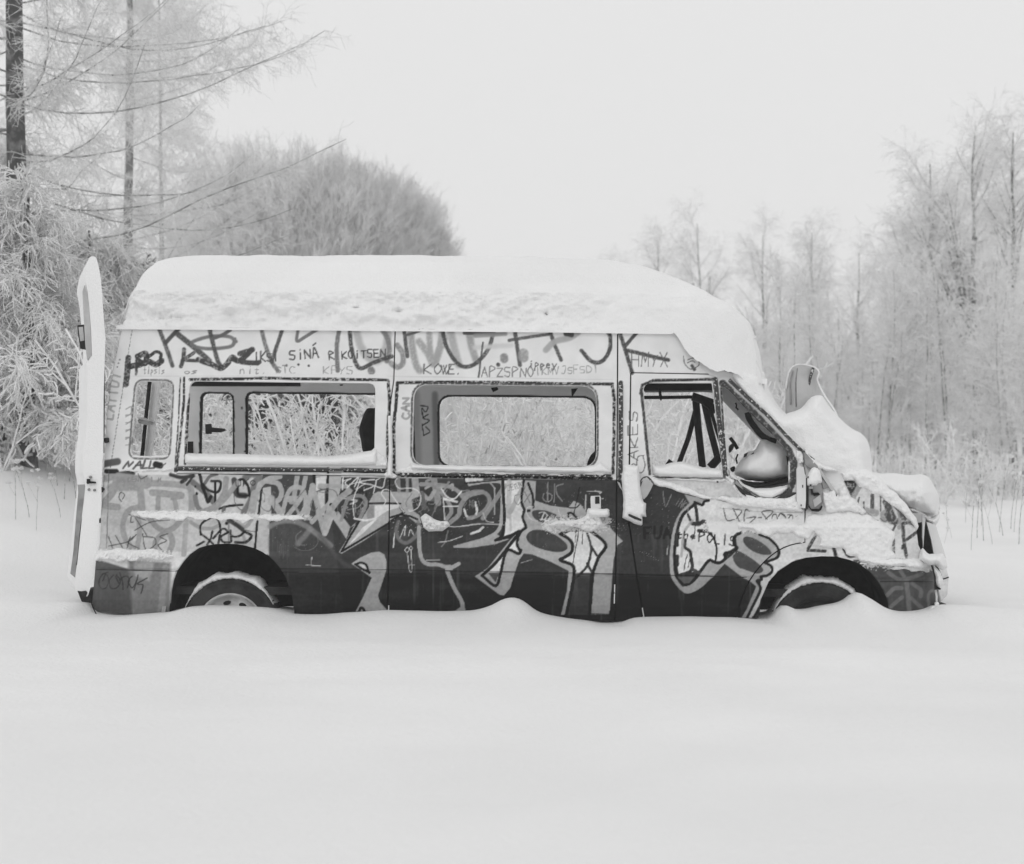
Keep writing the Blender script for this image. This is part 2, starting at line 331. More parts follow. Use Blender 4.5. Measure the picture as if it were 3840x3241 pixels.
for s, w, t in [('3 440,600 505,450 480,370 400,350 310,390 265,500 235,620', 14, 140), ('3 0,280 150,290 200,380 185,560', 3.2, 100), ('3 320,300 200,400 60,600', 22, 162), ('3 0,240 280,250 310,290', 16, 160),
                ('3 860,160 870,300', 14, 140), ('3 962,160 962,312', 11, 150), ('3 1045,150 1062,330', 26, 166), ('3 1110,225 1350,235 1500,285 1590,385', 15, 150), ('3 1255,175 1305,430', 24, 150), ('3 1120,320 1200,385 1262,300', 15, 168),
                ('3 1300,270 1400,400 1450,520 1390,615', 15, 150), ('3 1790,310 1640,350 1550,460 1530,560 1430,650', 17, 148), ('3 300,400 260,500 300,590', 3.5, 120), ('3 1010,330 950,420 955,470', 4, 130),
                ('3 1400,290 1340,380 1240,560 1240,590', 4, 120), ('3 1410,740 1380,860 1340,910', 5, 130), ('3 1250,250 1350,300 1420,200', 8, 140), ('3 1120,330 1150,480', 20, 100)]: stroke(s, w, t, .9, 2)
for s, w in [('3 255,150 248,285', 5.5), ('3 250,190 345,160 275,205 315,250', 4), ('3 300,262 420,150 380,252', 5), ('3 322,228 430,200', 3.4), ('3 445,165 405,285', 5), ('3 600,175 520,180 440,205 590,240 485,292', 4.5),
             ('3 660,160 615,180', 3.4), ('3 620,185 590,325', 4.5), ('3 598,240 690,262 722,150', 4.5), ('3 500,215 420,270 380,350 365,460 380,602', 3.6), ('3 380,602 500,622 612,603', 7), ('3 705,455 722,400 678,330 702,288 762,290 800,352 925,532', 4.5),
             ('3 850,160 830,200 870,268 1000,268 1080,300 1112,380 1080,480 1000,522 978,508', 3.8), ('3 1360,375 1372,612', 4), ('3 1372,388 1510,418', 8.5), ('3 1362,470 1520,465', 4.5), ('3 1590,500 1620,580 1690,598 1732,520 1722,460', 8),
             ('3 1340,275 1400,360 1480,385 1560,302', 5.5), ('3 1420,690 1520,692 1764,660', 4), ('3 1300,865 1420,850 1570,798', 3.2), ('3 1680,762 1764,740', 7), ('3 880,822 942,680 930,790', 3.4), ('3 975,795 1000,725 1035,790', 3.4), ('3 822,760 808,922', 4.5),
             ('3 960,915 935,950 960,975 985,945 960,915', 2.8), ('3 1000,905 985,935 1005,950 1018,930 1000,905', 2.4), ('3 962,975 985,1170 1012,1170 1003,950', 2.6), ('3 975,1120 1042,1115', 2.2), ('3 1170,1060 1320,1058', 3.5)]: stroke(s, w, 214, .92, 1.4)
stroke('3 865,640 838,740 880,840 960,870 1060,790 1095,700 1080,640', 14, 122, .8, 6); stroke('3 1090,700 1095,900 1120,1045 1190,1105 1300,1110 1430,1145 1530,1102', 14.5, 163, 1, 2)
stroke('3 1400,1175 1480,1370 1555,1500 1585,1630', 15, 160, 1, 2); fill('3 1470,1630 1560,1570 1605,1600 1605,1630', 155, 3); fill('3 1350,1120 1440,1110 1470,1180 1400,1190', 162, 2)
fill('3 345,1100 440,1035 560,980 650,965 710,1000 735,1080 728,1180 690,1300 640,1450 660,1525 745,1615 740,1630 390,1630 470,1480 570,1255 500,1205', 165, 2)
stroke('3 390,1108 450,1090 510,1115 540,1205', 8, K, 1, 1.5); stroke('3 390,1108 470,1160 548,1198', 8, K, 1, 1.5); fill('3 430,1112 485,1110 512,1152 470,1145', 205, 1.5)
stroke('3 430,1630 450,1590 480,1600 490,1630', 10, 45, 1, 2)
fill('3 1600,155 1800,150 1800,185 1600,205', 214, 2); stroke('3 1590,150 1600,215 1764,190', 5, 40, 1, 1.4, line=True)
text('3', 1600, 500, 1790, 450, 80, 'PARi', 3, 120)
for i in range(26): stroke('', 2.4, 200, .8, 1, P=np.array([[1440 + (i * 71 % 150), 1945 + (i * 47 % 60)]]) )
stroke('3 0,790 220,1060 330,1130', 14, 88, .6, 14)
# ---- mural middle (crop 4)
fill('4 385,185 605,175 580,400 600,530 605,690 540,745 370,800 392,560', Wh, 2)
fill('4 -180,905 100,830 300,770 340,800 440,830 290,885 0,928 -170,925', 162, 2)
fill('4 590,180 735,190 725,405 900,462 1090,485 1150,408 1222,440 1300,545 1480,660 1695,852 1625,900 1580,1100 1555,1300 1540,1665 1340,1665 1355,1200 1420,1020 1510,890 1340,740 1200,640 1000,770 1140,880 1130,980 1000,1060 1150,1120 1150,1300 1090,1665 1010,1665 1075,1400 1095,1180 900,1080 700,1000 600,988 550,1060 500,1200 450,1370 380,1452 330,1440 60,1240 200,1150 440,850 540,750 600,690 590,540 620,500 580,400', G, 2)
fill('4 630,790 700,732 830,735 960,790 1060,870 1082,930 1020,968 900,965 740,920 650,860', 72, 2, sm=True)
fill('4 690,540 740,508 860,520 1000,580 1065,625 900,665 740,620', 72, 2, sm=True)
fill('4 1100,750 1340,745 1500,890 1400,1050 1350,1208 1160,1212 1150,1115 1010,1060 1130,980 1140,880 1040,780', Wh, 2)
fill('4 500,830 520,900 545,965 405,960 350,1192 205,1192 300,1080', Wh, 2); fill('4 205,1200 330,1200 290,1310', 98, 2)
fill('4 1150,1232 1330,1216 1312,1665 1085,1665', 92, 3)
stroke('4 0,225 180,196 345,200 365,300 355,600 310,745 160,830 0,880', 13, 165, 1, 1.8)
stroke('4 -60,340 80,305 180,325 222,400 180,500 80,575 -10,600', 15, 142, .9, 2); stroke('4 395,240 250,450 150,600', 17, 150, .85, 2.5); stroke('4 440,195 432,575', 19, 178, .9, 2.5); stroke('4 575,290 450,530', 17, 168, .9, 2.5)
stroke('4 380,460 520,440', 8, 170, .7, 3); stroke('4 450,600 460,730', 9, 178, .8, 2)
for s, w, t in [('4 365,170 380,400 385,600 370,780 300,838', 11, K), ('4 0,212 200,190 365,176', 5, K), ('4 288,842 440,800 552,745 480,850 300,1080 140,1232', 11.5, K), ('4 140,1232 290,1345 345,1200 412,955 540,990 568,950', 11, K),
                ('4 625,702 560,760 525,880 562,962', 10, K), ('4 600,180 575,400 612,512 662,515', 9.5, K), ('4 600,530 590,600 622,682', 9.5, K), ('4 650,215 698,350 705,480', 9, K), ('4 1000,770 1080,740 1150,700 1330,735', 10, K),
                ('4 1000,770 1100,830 1140,900 1120,980 1050,1030 1000,1060 1090,1095 1142,1122 1158,1200 1125,1400 1062,1690', 12, K), ('4 1340,740 1505,890 1425,1030 1365,1200 1345,1400 1328,1650', 12, K),
                ('4 1290,742 1340,900 1332,1020 1290,1140 1170,1262', 9, 62), ('4 1340,900 1405,1010', 9, 62), ('4 1300,1100 1350,1190', 10, 66), ('4 1090,545 1130,545 1225,635', 8, K), ('4 1095,550 1100,600 1170,615', 6, K),
                ('4 1175,740 1170,865', 2.8, K), ('4 1205,735 1190,850 1165,960 1145,1085', 3.4, K), ('4 1250,745 1245,885', 2.8, K), ('4 1080,480 1170,485 1215,450', 4, K), ('4 1215,260 1150,560', 3, K)]: stroke(s, w, t, 1, 1.6, .12)
for s, w, t in [('4 865,205 865,400', 4.5, 140), ('4 820,330 810,380 850,415 900,400 905,340 850,320', 4, 140), ('4 940,222 935,422', 4.5, 140), ('4 1032,222 960,250 965,330 1025,412', 4.5, 140), ('4 770,540 820,530 855,570 820,615 780,610', 3.6, 212),
                ('4 825,540 790,620', 4.5, 212), ('4 912,560 912,615', 5, 150), ('4 705,475 640,480 630,540 680,610 750,628', 3.6, 205), ('4 980,500 1000,570 1040,625', 3.2, 200), ('4 1285,345 1280,510', 4.5, 195), ('4 1295,305 1400,300', 3, 190), ('4 1385,300 1450,310 1440,325', 5, 195),
                ('4 1455,385 1475,384', 2.5, 200), ('4 575,340 505,350 500,410 540,450 575,400', 3, 130), ('4 610,310 670,430', 4, 120), ('4 670,330 610,420', 4, 120), ('4 620,245 590,330', 3, 120), ('4 840,625 870,622', 7, 214), ('4 570,1092 690,1055', 2.5, 170),
                ('4 20,770 100,740 150,700', 9, 205), ('4 0,670 150,660 385,672', 3, 185), ('4 70,420 80,560', 5, 205), ('4 150,540 190,630 270,645', 3.4, 190)]: stroke(s, w, t, .9, 1.4)
text('4', 430, 300, 600, 255, 60, 'JETUN', 2.8, 130)
fill('4 1345,360 1440,352 1448,490 1345,490', 170, 2); fill('4 1385,362 1436,360 1440,440 1385,440', 92, 1.5)
for i in range(40): stroke('', 2.2, 200, .75, 1, P=np.array([[2055 + (i * 61 % 240) * 1.0, 1850 + (i * 83 % 60)]]) if i % 3 else np.array([[2285 + (i * 31 % 45), 1965 + (i * 53 % 45)]]))
stroke('4 1350,1655 1540,1660', 4, 45, .8, 3, .5)
# ---- front door (crop 5)
fill('5 20,580 160,735 100,770 60,950 20,1500 0,1500 0,560', G, 2)
fill('5 930,350 1080,290 1130,270 1764,380 1764,660 1430,640 1385,700 1400,800 1300,870 1280,950 1180,965 1100,940 1000,1065 780,1095 745,900 740,700 780,560 850,440', Wh, 2)
fill('S 2460,1795 2715,1800 2760,1830 2800,1880 2660,1875 2500,1820', 200, 3)
fill('5 840,215 1100,280 960,340 900,320', 160, 3)
stroke('5 990,250 900,340 800,450 740,600 708,800 700,980 712,1110 770,1210 850,1285 920,1282 1020,1225 1130,1120 1270,970', 14, 165, 1, 2)
fill('5 1010,1080 1110,950 1290,960 1160,1130 1000,1240 900,1290 800,1250 920,1200', 165, 2)
fill('5 1410,680 1500,650 1764,700 1764,1130 1650,1170 1665,1230 1620,1310 1540,1575 1470,1575 1560,1400 1640,1225 1530,1170 1270,970 1380,880 1425,820', 166, 2)
fill('5 1490,690 1600,690 1720,750 1800,800 1820,900 1650,860 1530,770', 80, 2, sm=True); fill('5 1380,890 1450,868 1580,920 1700,1030 1705,1080 1600,1088 1450,1030 1390,960', 80, 2, sm=True)
for s, w, t in [('5 950,330 830,440 780,560 750,700 735,850 742,1020 780,1140 850,1212 930,1180 1010,1080 1110,950 1170,965 1230,972 1290,930 1290,870 1370,850 1422,812 1388,760 1400,680 1480,640 1600,645 1764,720', 11.5, K),
                ('5 965,345 980,450 992,540', 12, 58), ('5 930,540 1000,545 1060,520 1085,620', 15, 60), ('5 1085,620 1165,700 1197,820 1185,950', 7.5, 55), ('5 1000,620 1060,625', 14, 62), ('5 850,720 848,800 905,850 922,960 930,1010 900,1072 780,1112', 12, 62),
                ('5 930,1045 1005,1085', 13, 76), ('5 765,900 762,1000', 13, 60), ('5 765,620 760,780', 13, 66), ('5 960,560 955,640 925,720', 3, 45), ('5 875,880 850,980 840,1055', 3, 45), ('5 905,930 882,1022', 2.6, 45), ('5 955,305 1040,335 1060,300 1110,285', 10, K),
                ('5 880,440 905,500', 10, 66)]: stroke(s, w, t, 1, 1.6, .08)
stroke('5 930,510 860,600 830,700 810,900', 10, 160, .8, 3)
fill('5 760,1125 960,1125 900,1200 840,1205', 100, 3)
fill('6 -20,380 716,380 716,860 600,880 470,922 400,960 330,860 200,780 -20,700', 208, 2)
stroke('5 605,180 620,300 640,352 700,220', 3.2, 150, .8, 1.4); text('5', 735, 330, 890, 420, 90, 'iNGX', 2.8, 140)
text('5', 400, 705, 720, 700, 120, 'FUA', 9, 36, alpha=.85); text('5', 760, 700, 985, 705, 70, 'the', 4.5, 40); text('5', 1000, 735, 1420, 790, 105, 'POLIS', 5, 40)
for s in ['5 1272,370 1310,502 1392,496', '5 1378,375 1450,520', '5 1380,380 1475,400 1415,485', '5 1560,405 1520,385 1498,480 1530,548 1630,470 1530,482', '5 1655,476 1692,474', '6 285,612 228,528 350,524 268,608', '6 335,602 355,558 385,560 400,602',
          '6 408,582 430,545 470,560 490,598', '6 440,550 480,580', '6 510,560 560,570 565,612', '6 520,600 550,560', '6 600,585 640,570 668,595 640,632 605,610']: stroke(s, 3.6, 60, .9, 1.3)
for i in range(30): stroke('', 2.2, 195, .75, 1, P=np.array([[2295 + (i * 37 % 60), 1960 + (i * 29 % 60)]]) if i % 2 else np.array([[2400 + (i * 13 % 70), 2070 + (i * 7 % 40)]]))
stroke('5 658,790 650,880', 3, 195, .8, 1)
# ---- fender (crop 6, 7)
fill('6 420,700 1500,0 S 3620,1900 3620,2110 3225,2112 6 880,1010 600,1060 400,1180 120,1700 60,1700 210,1360 220,1240 300,1070 400,1000', 206, 2)
fill('6 0,720 200,780 330,860 400,960 390,1020 270,1072 322,1140 312,1195 210,1240 175,1290 200,1380 60,1700 0,1700 0,1560 150,1340 0,1250', 166, 2)
fill('6 20,830 60,800 160,830 280,910 332,990 240,1002 120,960 40,890', 80, 2, sm=True); fill('6 -60,960 80,1020 200,1110 242,1170 200,1207 120,1195 -40,1120', 80, 2, sm=True); fill('6 0,1245 90,1290 165,1350 60,1600 0,1700', 74, 2)
for s in ['6 200,780 300,820 385,900 418,980 390,1035 300,1072 270,1082', '6 262,1090 330,1130 335,1190 280,1232 218,1242 222,1276 175,1290 212,1365 190,1440 130,1560 60,1705']: stroke(s, 10, K, 1, 1.6)
stroke('6 835,760 740,930 735,955 925,960', 12, 62, 1, 2, .5, line=True); stroke('6 1020,930 1045,1025', 13, 60, 1, 2, .4); stroke('6 1130,940 1180,1015 1260,1010', 12, 62, 1, 2, .4); stroke('6 980,800 1005,820', 5, 60, 1, 1.5)
fill('6 1130,190 1200,150 1285,230 1215,370', 66, 2, spk=.6)
for s, w, t in [('6 1310,230 1215,400', 20, 150), ('6 1300,370 1278,448', 6, 80), ('6 1350,420 1352,492', 6, 80), ('6 1445,345 1440,525', 15, 100), ('6 1535,365 1535,520', 5, 85), ('6 1380,520 1480,540', 26, 158), ('6 1580,560 1585,600', 34, 152),
                ('6 1600,420 1650,560 1700,640', 28, 78), ('7 360,470 400,560 390,700', 17, 150), ('7 430,655 520,650 575,690 590,740 470,835', 12, 74), ('7 430,660 440,860 470,1025', 13, 72), ('7 325,840 325,1010', 12, 66), ('7 425,930 430,900', 10, 66),
                ('7 175,600 230,632 330,588', 3, 90), ('7 345,680 320,730', 8, 70), ('7 420,540 440,600', 22, 90), ('6 1390,540 1520,640', 4, 120), ('7 250,560 300,640', 18, 80), ('7 90,360 100,470', 10, 85), ('7 640,930 636,990', 5, 70)]: stroke(s, w, t, .95, 2.2, .55)
# ---- bumper (crop 7)
fill('S 3200,2100 3350,2095 3500,2100 3520,2120 3520,2360 3200,2360', 82, 2)
for s, w in [('7 270,1200 380,1270 500,1262 640,1210', 15), ('7 470,1290 490,1500 500,1640', 18), ('7 255,1450 330,1375 415,1370', 15), ('7 290,1580 420,1470', 14), ('7 530,1320 625,1390 625,1460', 15), ('7 520,1480 640,1590', 14), ('7 715,1580 710,1450 750,1400 810,1430 830,1520', 11), ('7 400,1180 440,1240', 14)]: stroke(s, w, 118, .85, 5)
stroke('7 180,1298 480,1296 760,1300', 3, 45, .9, 1.3)
# ---- upper band, big letters in soft spray
for s, w, t, k, sp in [('A 870,725 930,880 985,1040', 15, 85, 6, .25), ('A 1035,735 930,850', 15, 80, 6, 0), ('A 1015,770 1130,860 1200,920 1290,1000', 20, 84, 5, .3), ('A 1500,820 1470,880 1300,900 1180,885 1150,845 1300,798 1450,800 1510,840', 13, 112, 6, .1),
                       ('A 1290,725 1330,900 1360,1000 1392,1055', 16, 82, 5, .3), ('A 1462,745 1400,785 1310,820', 13, 100, 5, 0), ('A 1080,905 1075,980 1055,1045', 15, 72, 4, .4), ('A 1160,935 1090,990 1190,1000', 13, 76, 3, .4),
                       ('A 1200,990 1250,1010 1310,1030 1385,1062 1440,1020 1480,970 1540,1000 1645,905', 20, 70, 4, .5), ('A 1480,985 1560,1010 1690,1020', 18, 74, 4, .5), ('B 0,500 100,470', 20, 78, 5, .4), ('B 0,550 80,580 160,570', 16, 78, 4, .4),
                       ('B 175,285 210,430 265,570 312,640', 15, 112, 6, .3), ('B 355,285 310,420 262,570', 14, 84, 5, .3), ('B 482,290 470,395 540,360 660,285', 12, 112, 4, .1), ('B 820,295 800,450 808,640', 16, 115, 5, .25),
                       ('B 960,320 1000,440 1060,530 1140,560 1200,470 1225,340', 28, 172, 16, .1), ('B 1180,305 1222,380 1235,480 1215,560', 19, 122, 8, .3), ('B 905,285 918,430 950,560 1000,622 1110,572 1255,522', 15, 78, 5, .4), ('B 1085,635 1087,645', 26, 120, 7, .3),
                       ('B 1300,430 1345,500 1345,580 1300,612 1250,580', 20, 138, 8, .3), ('B 1410,330 1430,480 1455,590 1485,640', 25, 152, 12, .3), ('B 1480,400 1560,510 1600,585 1645,480 1690,370', 26, 158, 12, .4), ('B 1358,310 1370,420 1386,522', 14, 86, 4, .2),
                       ('B 1370,348 1450,325 1530,293', 9, 100, 3, 0), ('C 200,330 230,460 265,590', 28, 168, 14, .2), ('C 350,330 372,440 412,565', 26, 154, 12, .2), ('C 20,340 30,470 60,580 100,480 125,330', 22, 158, 12, .4),
                       ('C 130,305 160,430 220,540 290,603 370,600 450,540 520,440 555,300', 15, 82, 5, .35), ('C 310,330 480,332 560,318', 13, 100, 4, 0), ('C 400,352 650,335', 16, 150, 7, 0), ('C 400,450 700,430', 18, 196, 14, 0), ('C 465,408 430,695', 6.5, 88, 2, .2),
                       ('C 728,300 750,450 772,595', 15, 88, 5, .3), ('C 800,500 801,530', 38, 148, 8, .3), ('C 640,530 641,545', 30, 132, 8, .3), ('C 590,590 592,592', 15, 78, 3, .3), ('C 682,390 850,362 1005,340', 12, 92, 4, .2), ('C 1015,300 1060,430 1112,552', 14, 88, 4, .3),
                       ('C 985,470 1060,400 1180,370 1250,325', 22, 165, 9, 0), ('C 1150,335 1200,345', 18, 80, 4, 0), ('C 1140,312 1300,310 1485,312 1520,400 1500,500 1440,568 1360,562 1280,475', 15, 76, 4, .35), ('C 1590,305 1640,460 1700,660', 14.5, 76, 4, .3),
                       ('D 205,315 155,370 100,435', 13, 76, 4, .2), ('D 110,472 230,500 350,530 455,552', 14, 78, 4, .3),
                       ('A 620,975 610,1100 600,1195', 22, 62, 2, .45), ('A 640,1045 720,1030', 22, 62, 2, .45), ('A 695,965 765,940 760,1020 700,1000', 21, 62, 2, .45), ('A 790,965 850,925 890,945 885,975', 12, 62, 2, .4), ('A 800,1010 850,1030 895,1000', 22, 62, 2, .45),
                       ('A 688,1040 685,1110', 10, 66, 2, .4), ('D 650,600 670,630', 12, 80, 4, .3)]: stroke(s, w, t, .95, k, sp)
for x, y in [(385, 597), (483, 590), (568, 600)]: stroke('B %d,%d' % (x, y), 9, 80, 1, 3)
text('B', 118, 568, 330, 560, 78, 'IKSI', 5, 78); text('B', 412, 552, 665, 530, 80, 'SiNQ', 5.5, 76); text('B', 738, 548, 1215, 525, 66, 'R KOiTSEN', 5.2, 78)
text('A', 745, 1105, 925, 1108, 55, 'tipsis', 3, 125); text('B', 690, 672, 950, 670, 66, 'KEYS', 3, 140); text('B', 0, 665, 470, 665, 60, 'nit. GTC', 3, 130)
text('B', 1520, 665, 1764, 670, 78, 'KOV', 4.4, 92); text('C', 120, 668, 300, 668, 72, 'VE.', 4.4, 92); text('C', 455, 690, 900, 690, 78, 'APZSPNO', 4, 112)
text('C', 900, 678, 1430, 655, 62, 'IKMVJSFSD1', 3, 140); text('C', 845, 612, 1085, 620, 56, 'ippey', 4.2, 92); text('D', 150, 605, 470, 610, 110, 'HMYX', 3.6, 100)
stroke('D 580,520 592,585 640,628 700,602 708,560 670,535 615,550', 3.2, 92, .9, 1.4); stroke('D 615,575 650,560 675,572', 3.2, 92, .9, 1.4)
text('D', 205, 1490, 200, 950, 75, 'OAKES', 3.6, 84); stroke('D 255,1340 200,1360 200,1470 240,1480 262,1420 245,1350', 3.4, 84, .9, 1.3)
text('A', 490, 1490, 560, 1090, 70, 'LATIUI', 7, 160); stroke('A 550,990 551,991', 5, 90); stroke('A 538,1020 539,1021', 5, 90); stroke('A 530,1050 531,1051', 5, 90)
for k in range(5): stroke('A %d,%d %d,%d %d,%d %d,%d' % (600, 1400 + k * 62, 645, 1380 + k * 62, 640, 1440 + k * 62, 598, 1450 + k * 62), 4, 140, .85, 1.5)
text('B', 1400, 1040, 1395, 850, 55, 'CAN', 8, 120, alpha=.6)
text('A', 1085, 1108, 1200, 1108, 40, 'os', 3, 120)
text('1', 600, 290, 940, 290, 42, 'DENi1010M', 2.8, 130); stroke('1 700,210 730,260 790,230', 4, 95)
# seams that are only pressed into the sheet
for k in range(40):
    t = k / 40; stroke('', 2.6, 90, .85, 1, P=np.array([[495 - 82 * t, 1240 + 520 * t], [495 - 82 * (t + .014), 1240 + 520 * (t + .014)]]))
stroke('S 408,1765 403,1930 400,2055', 2.6, 90, .8, 1); stroke('S 500,1411 1440,1412 2300,1424', 2.4, 185, .7, 2)
# ---- glue and rubber left round the missing panes
def band(s, w, tone=58, spk=.75, P=None, soft=1.8): stroke(s, w, tone, 1, soft, spk, line=True, P=P)
fill('S 1000,1400 1460,1405 1460,1430 1000,1428', 214, 3)
band('S 690,1418 690,1500 680,1600 662,1768', 9); band('S 676,1418 672,1520 668,1600 655,1768', 5)
band('S 712,1424 900,1421 1000,1419 1200,1422 1453,1426', 11); band('S 720,1450 706,1520 700,1600 694,1740', 9, 66); band('S 1456,1427 1461,1508 1452,1644 1456,1780', 11)
band('S 1490,1436 1486,1508 1476,1600 1478,1780', 12); band('S 1490,1436 1700,1432 2000,1437 2298,1441', 11); band('S 2296,1441 2304,1500 2303,1640 2298,1775', 12); band('S 1490,1783 1700,1786 2000,1789 2292,1796', 14, 48, .6)
band('S 2328,1436 2328,1600 2325,1796', 17, 66, .4); band('S 2336,1790 2335,1960', 10, 60, .5)
band('S 662,1752 900,1755 1235,1758', 8, 105, .2); band('S 1282,1758 1455,1762', 8, 70, .2); stroke('S 668,1763 1235,1768 1455,1772', 8, 34, 1, 1.4, line=True); stroke('S 1237,1762 1283,1764', 15, 180, 1, 1.4)
stroke('S 662,1777 1300,1783 1458,1786', 2.4, 70, .8, 1)
w3 = rounded([(508, 1424), (652, 1427), (636, 1722), (482, 1720)], 34)
stroke('', 7, 96, .9, 2, .5, P=np.vstack([w3, w3[:1]]), line=True)
w2 = rounded([(1546, 1438), (2241, 1444), (2241, 1756), (1541, 1750)], [60, 62, 62, 60]); stroke('', 8, 80, .9, 2, .6, P=np.vstack([w2, w2[:1]]), line=True)
band('D 225,830 240,760 330,722 820,712', 11, 66, .5); band('D 232,800 262,1100 302,1495', 11, 72, .3); band('D 842,712 880,1100 930,1510', 18, 84, .2); band('D 330,1520 900,1545', 5, 44, .2)
band('D 905,745 1010,850 1110,940 1300,1140 1450,1300 1492,1400 1490,1540 1440,1650 1340,1705 1210,1690', 28, 74, .45); band('D 960,725 1100,860 1280,1020 1420,1170 1560,1310', 9, 60, .4)
band('D 890,780 935,1480', 6, 90, .3); band('D 1000,800 1150,930 1400,1190', 5, 190, .2)
band('6 235,60 240,30', 3, 50); stroke('S 2700,1905 2860,1920 3018,1922', 2.4, 150, .7, 1.5)
# body crease lines
stroke('S 1000,2133 1460,2137 2300,2153 2800,2165', 3, 40, .85, 1.2)
# cladding under the crease is darker, its tones lowered further against snow bounce; frost and grime settle on the ledges
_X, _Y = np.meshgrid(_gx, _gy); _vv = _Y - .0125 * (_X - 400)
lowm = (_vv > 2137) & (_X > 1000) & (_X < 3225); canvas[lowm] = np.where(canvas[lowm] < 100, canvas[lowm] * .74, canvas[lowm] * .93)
gr = np.clip((fbm(_X / 160, _Y / 40, 71, 4) - .5) * 2.2, 0, 1) * (_vv > 1780); canvas[:] = canvas * (1 - gr * .22) + 118 * gr * .22
sp2 = (vnoise(_X / 2.2, _Y / 2.2, 77) > .93) * np.clip(fbm(_X / 120, _Y / 50, 78, 3) * 2.4 - .95, 0, 1) * ((_vv > 1790) & (_vv < 2060)); canvas[:] = canvas * (1 - .75 * sp2) + 205 * .75 * sp2
canvas[:] = np.clip(canvas * (1 + (fbm(_X / 8, _Y / 8, 81, 3) - .5) * .16 * (_vv > 1780)), 20, 222)
for s_, w_, q_ in [('S 500,1928 722,1924 946,1934 1160,1942', 15, .7), ('1 270,1045 600,1030 1030,1055', 30, .75), ('S 2650,1975 2850,1975 3000,1965', 30, .9), ('6 700,690 1000,740 1300,820 1600,930', 60, .75), ('6 700,600 1000,560 1450,640', 34, .7), ('7 20,1090 300,1080 740,1110', 36, .8), ('4 880,660 1300,690 1480,640', 44, .8)]:
    P_ = smooth(pts(s_), 5); d_, _, _ = seg_near(_X, _Y, P_, False)
    k_ = np.clip(1.25 - d_ / w_, 0, 1); m_ = np.clip((fbm(_X / 4.5, _Y / 3.5, 83, 3) - (1 - .75 * k_)) * 9 + .35, 0, 1) * (k_ > .02) * q_; canvas[:] = canvas * (1 - m_) + 214 * m_
gs = np.clip((fbm(_X / 14, _Y / 220, 79, 3) - .62) * 6, 0, 1) * (_vv > 1980) * (canvas < 110); canvas[:] = canvas * (1 - .3 * gs) + 105 * .3 * gs
# ---- inner walls
inner = new_canvas(224)
def ring(P, w, t, cv): stroke('', w, t, 1, 1.6, P=np.vstack([P, P[:1]]), line=True, cv=cv)
def sample(cv, px, py):
    x = np.clip((px - GX0) / GS, 0, GW - 1.001); y = np.clip((py - GY0) / GS, 0, GH - 1.001)
    xi = x.astype(int); yi = y.astype(int); fx = x - xi; fy = y - yi
    v = (cv[yi, xi] * (1 - fx) + cv[yi, xi + 1] * fx) * (1 - fy) + (cv[yi + 1, xi] * (1 - fx) + cv[yi + 1, xi + 1] * fx) * fy
    return np.clip((lin(v) - .03) / EV, .006, .86)
# ---------------------------------------------------------------- the van
from mathutils import Matrix
VL = (-.45, .9, -.3)
van = empty('abandoned_van', 'stripped high-roof van covered in graffiti, sunk in snow with no windows left', 'van', VL)
def part(o, p=None):
    o.parent = p or van
    if p is None: o.matrix_parent_inverse = Matrix.Translation(VL).inverted()
    return o
def quads_box(P, Q, name, mat, parent=None, smooth_=False):
    """closed prism between two equal outlines P and Q (world points)"""
    n = len(P); V = np.vstack([P, Q]); i = np.arange(n); j = (i + 1) % n
    side = np.stack([i, j, j + n, i + n], 1)
    return part(obj(name, V, [side, i[None, ::-1], (i + n)[None]], mat, smooth_=smooth_), parent)
def slab(s, y, th, name, mat, parent=None, P=None):
    p = pts(s) if P is None else P
    a = W(p[:, 0], p[:, 1], y); b = a + np.array([0, th, 0]); return quads_box(a, b, name, mat, parent)
_pv = np.array([[1100, .215], [1236, .17], [1420, .125], [1500, .11], [1700, .06], [1765, .04], [1778, .02], [1900, 0], [1926, -.004], [1942, -.03], [2040, -.04], [2060, -.04], [2076, -.055], [2128, -.058], [2137, -.046], [2146, -.058], [2200, -.05], [2250, -.03], [2300, .02], [2380, .12]])
def S(px, py):
    px = np.asarray(px, float); vv = py - .0125 * (px - 400)
    y = np.interp(vv, _pv[:, 0], _pv[:, 1])
    return y + .42 * np.clip((px - 3330) / 230, 0, 1) ** 2.2 + .05 * np.clip((420 - px) / 70, 0, 1) ** 2 + .004 * (fbm(px / 90, py / 90, 11, 2) - .5)
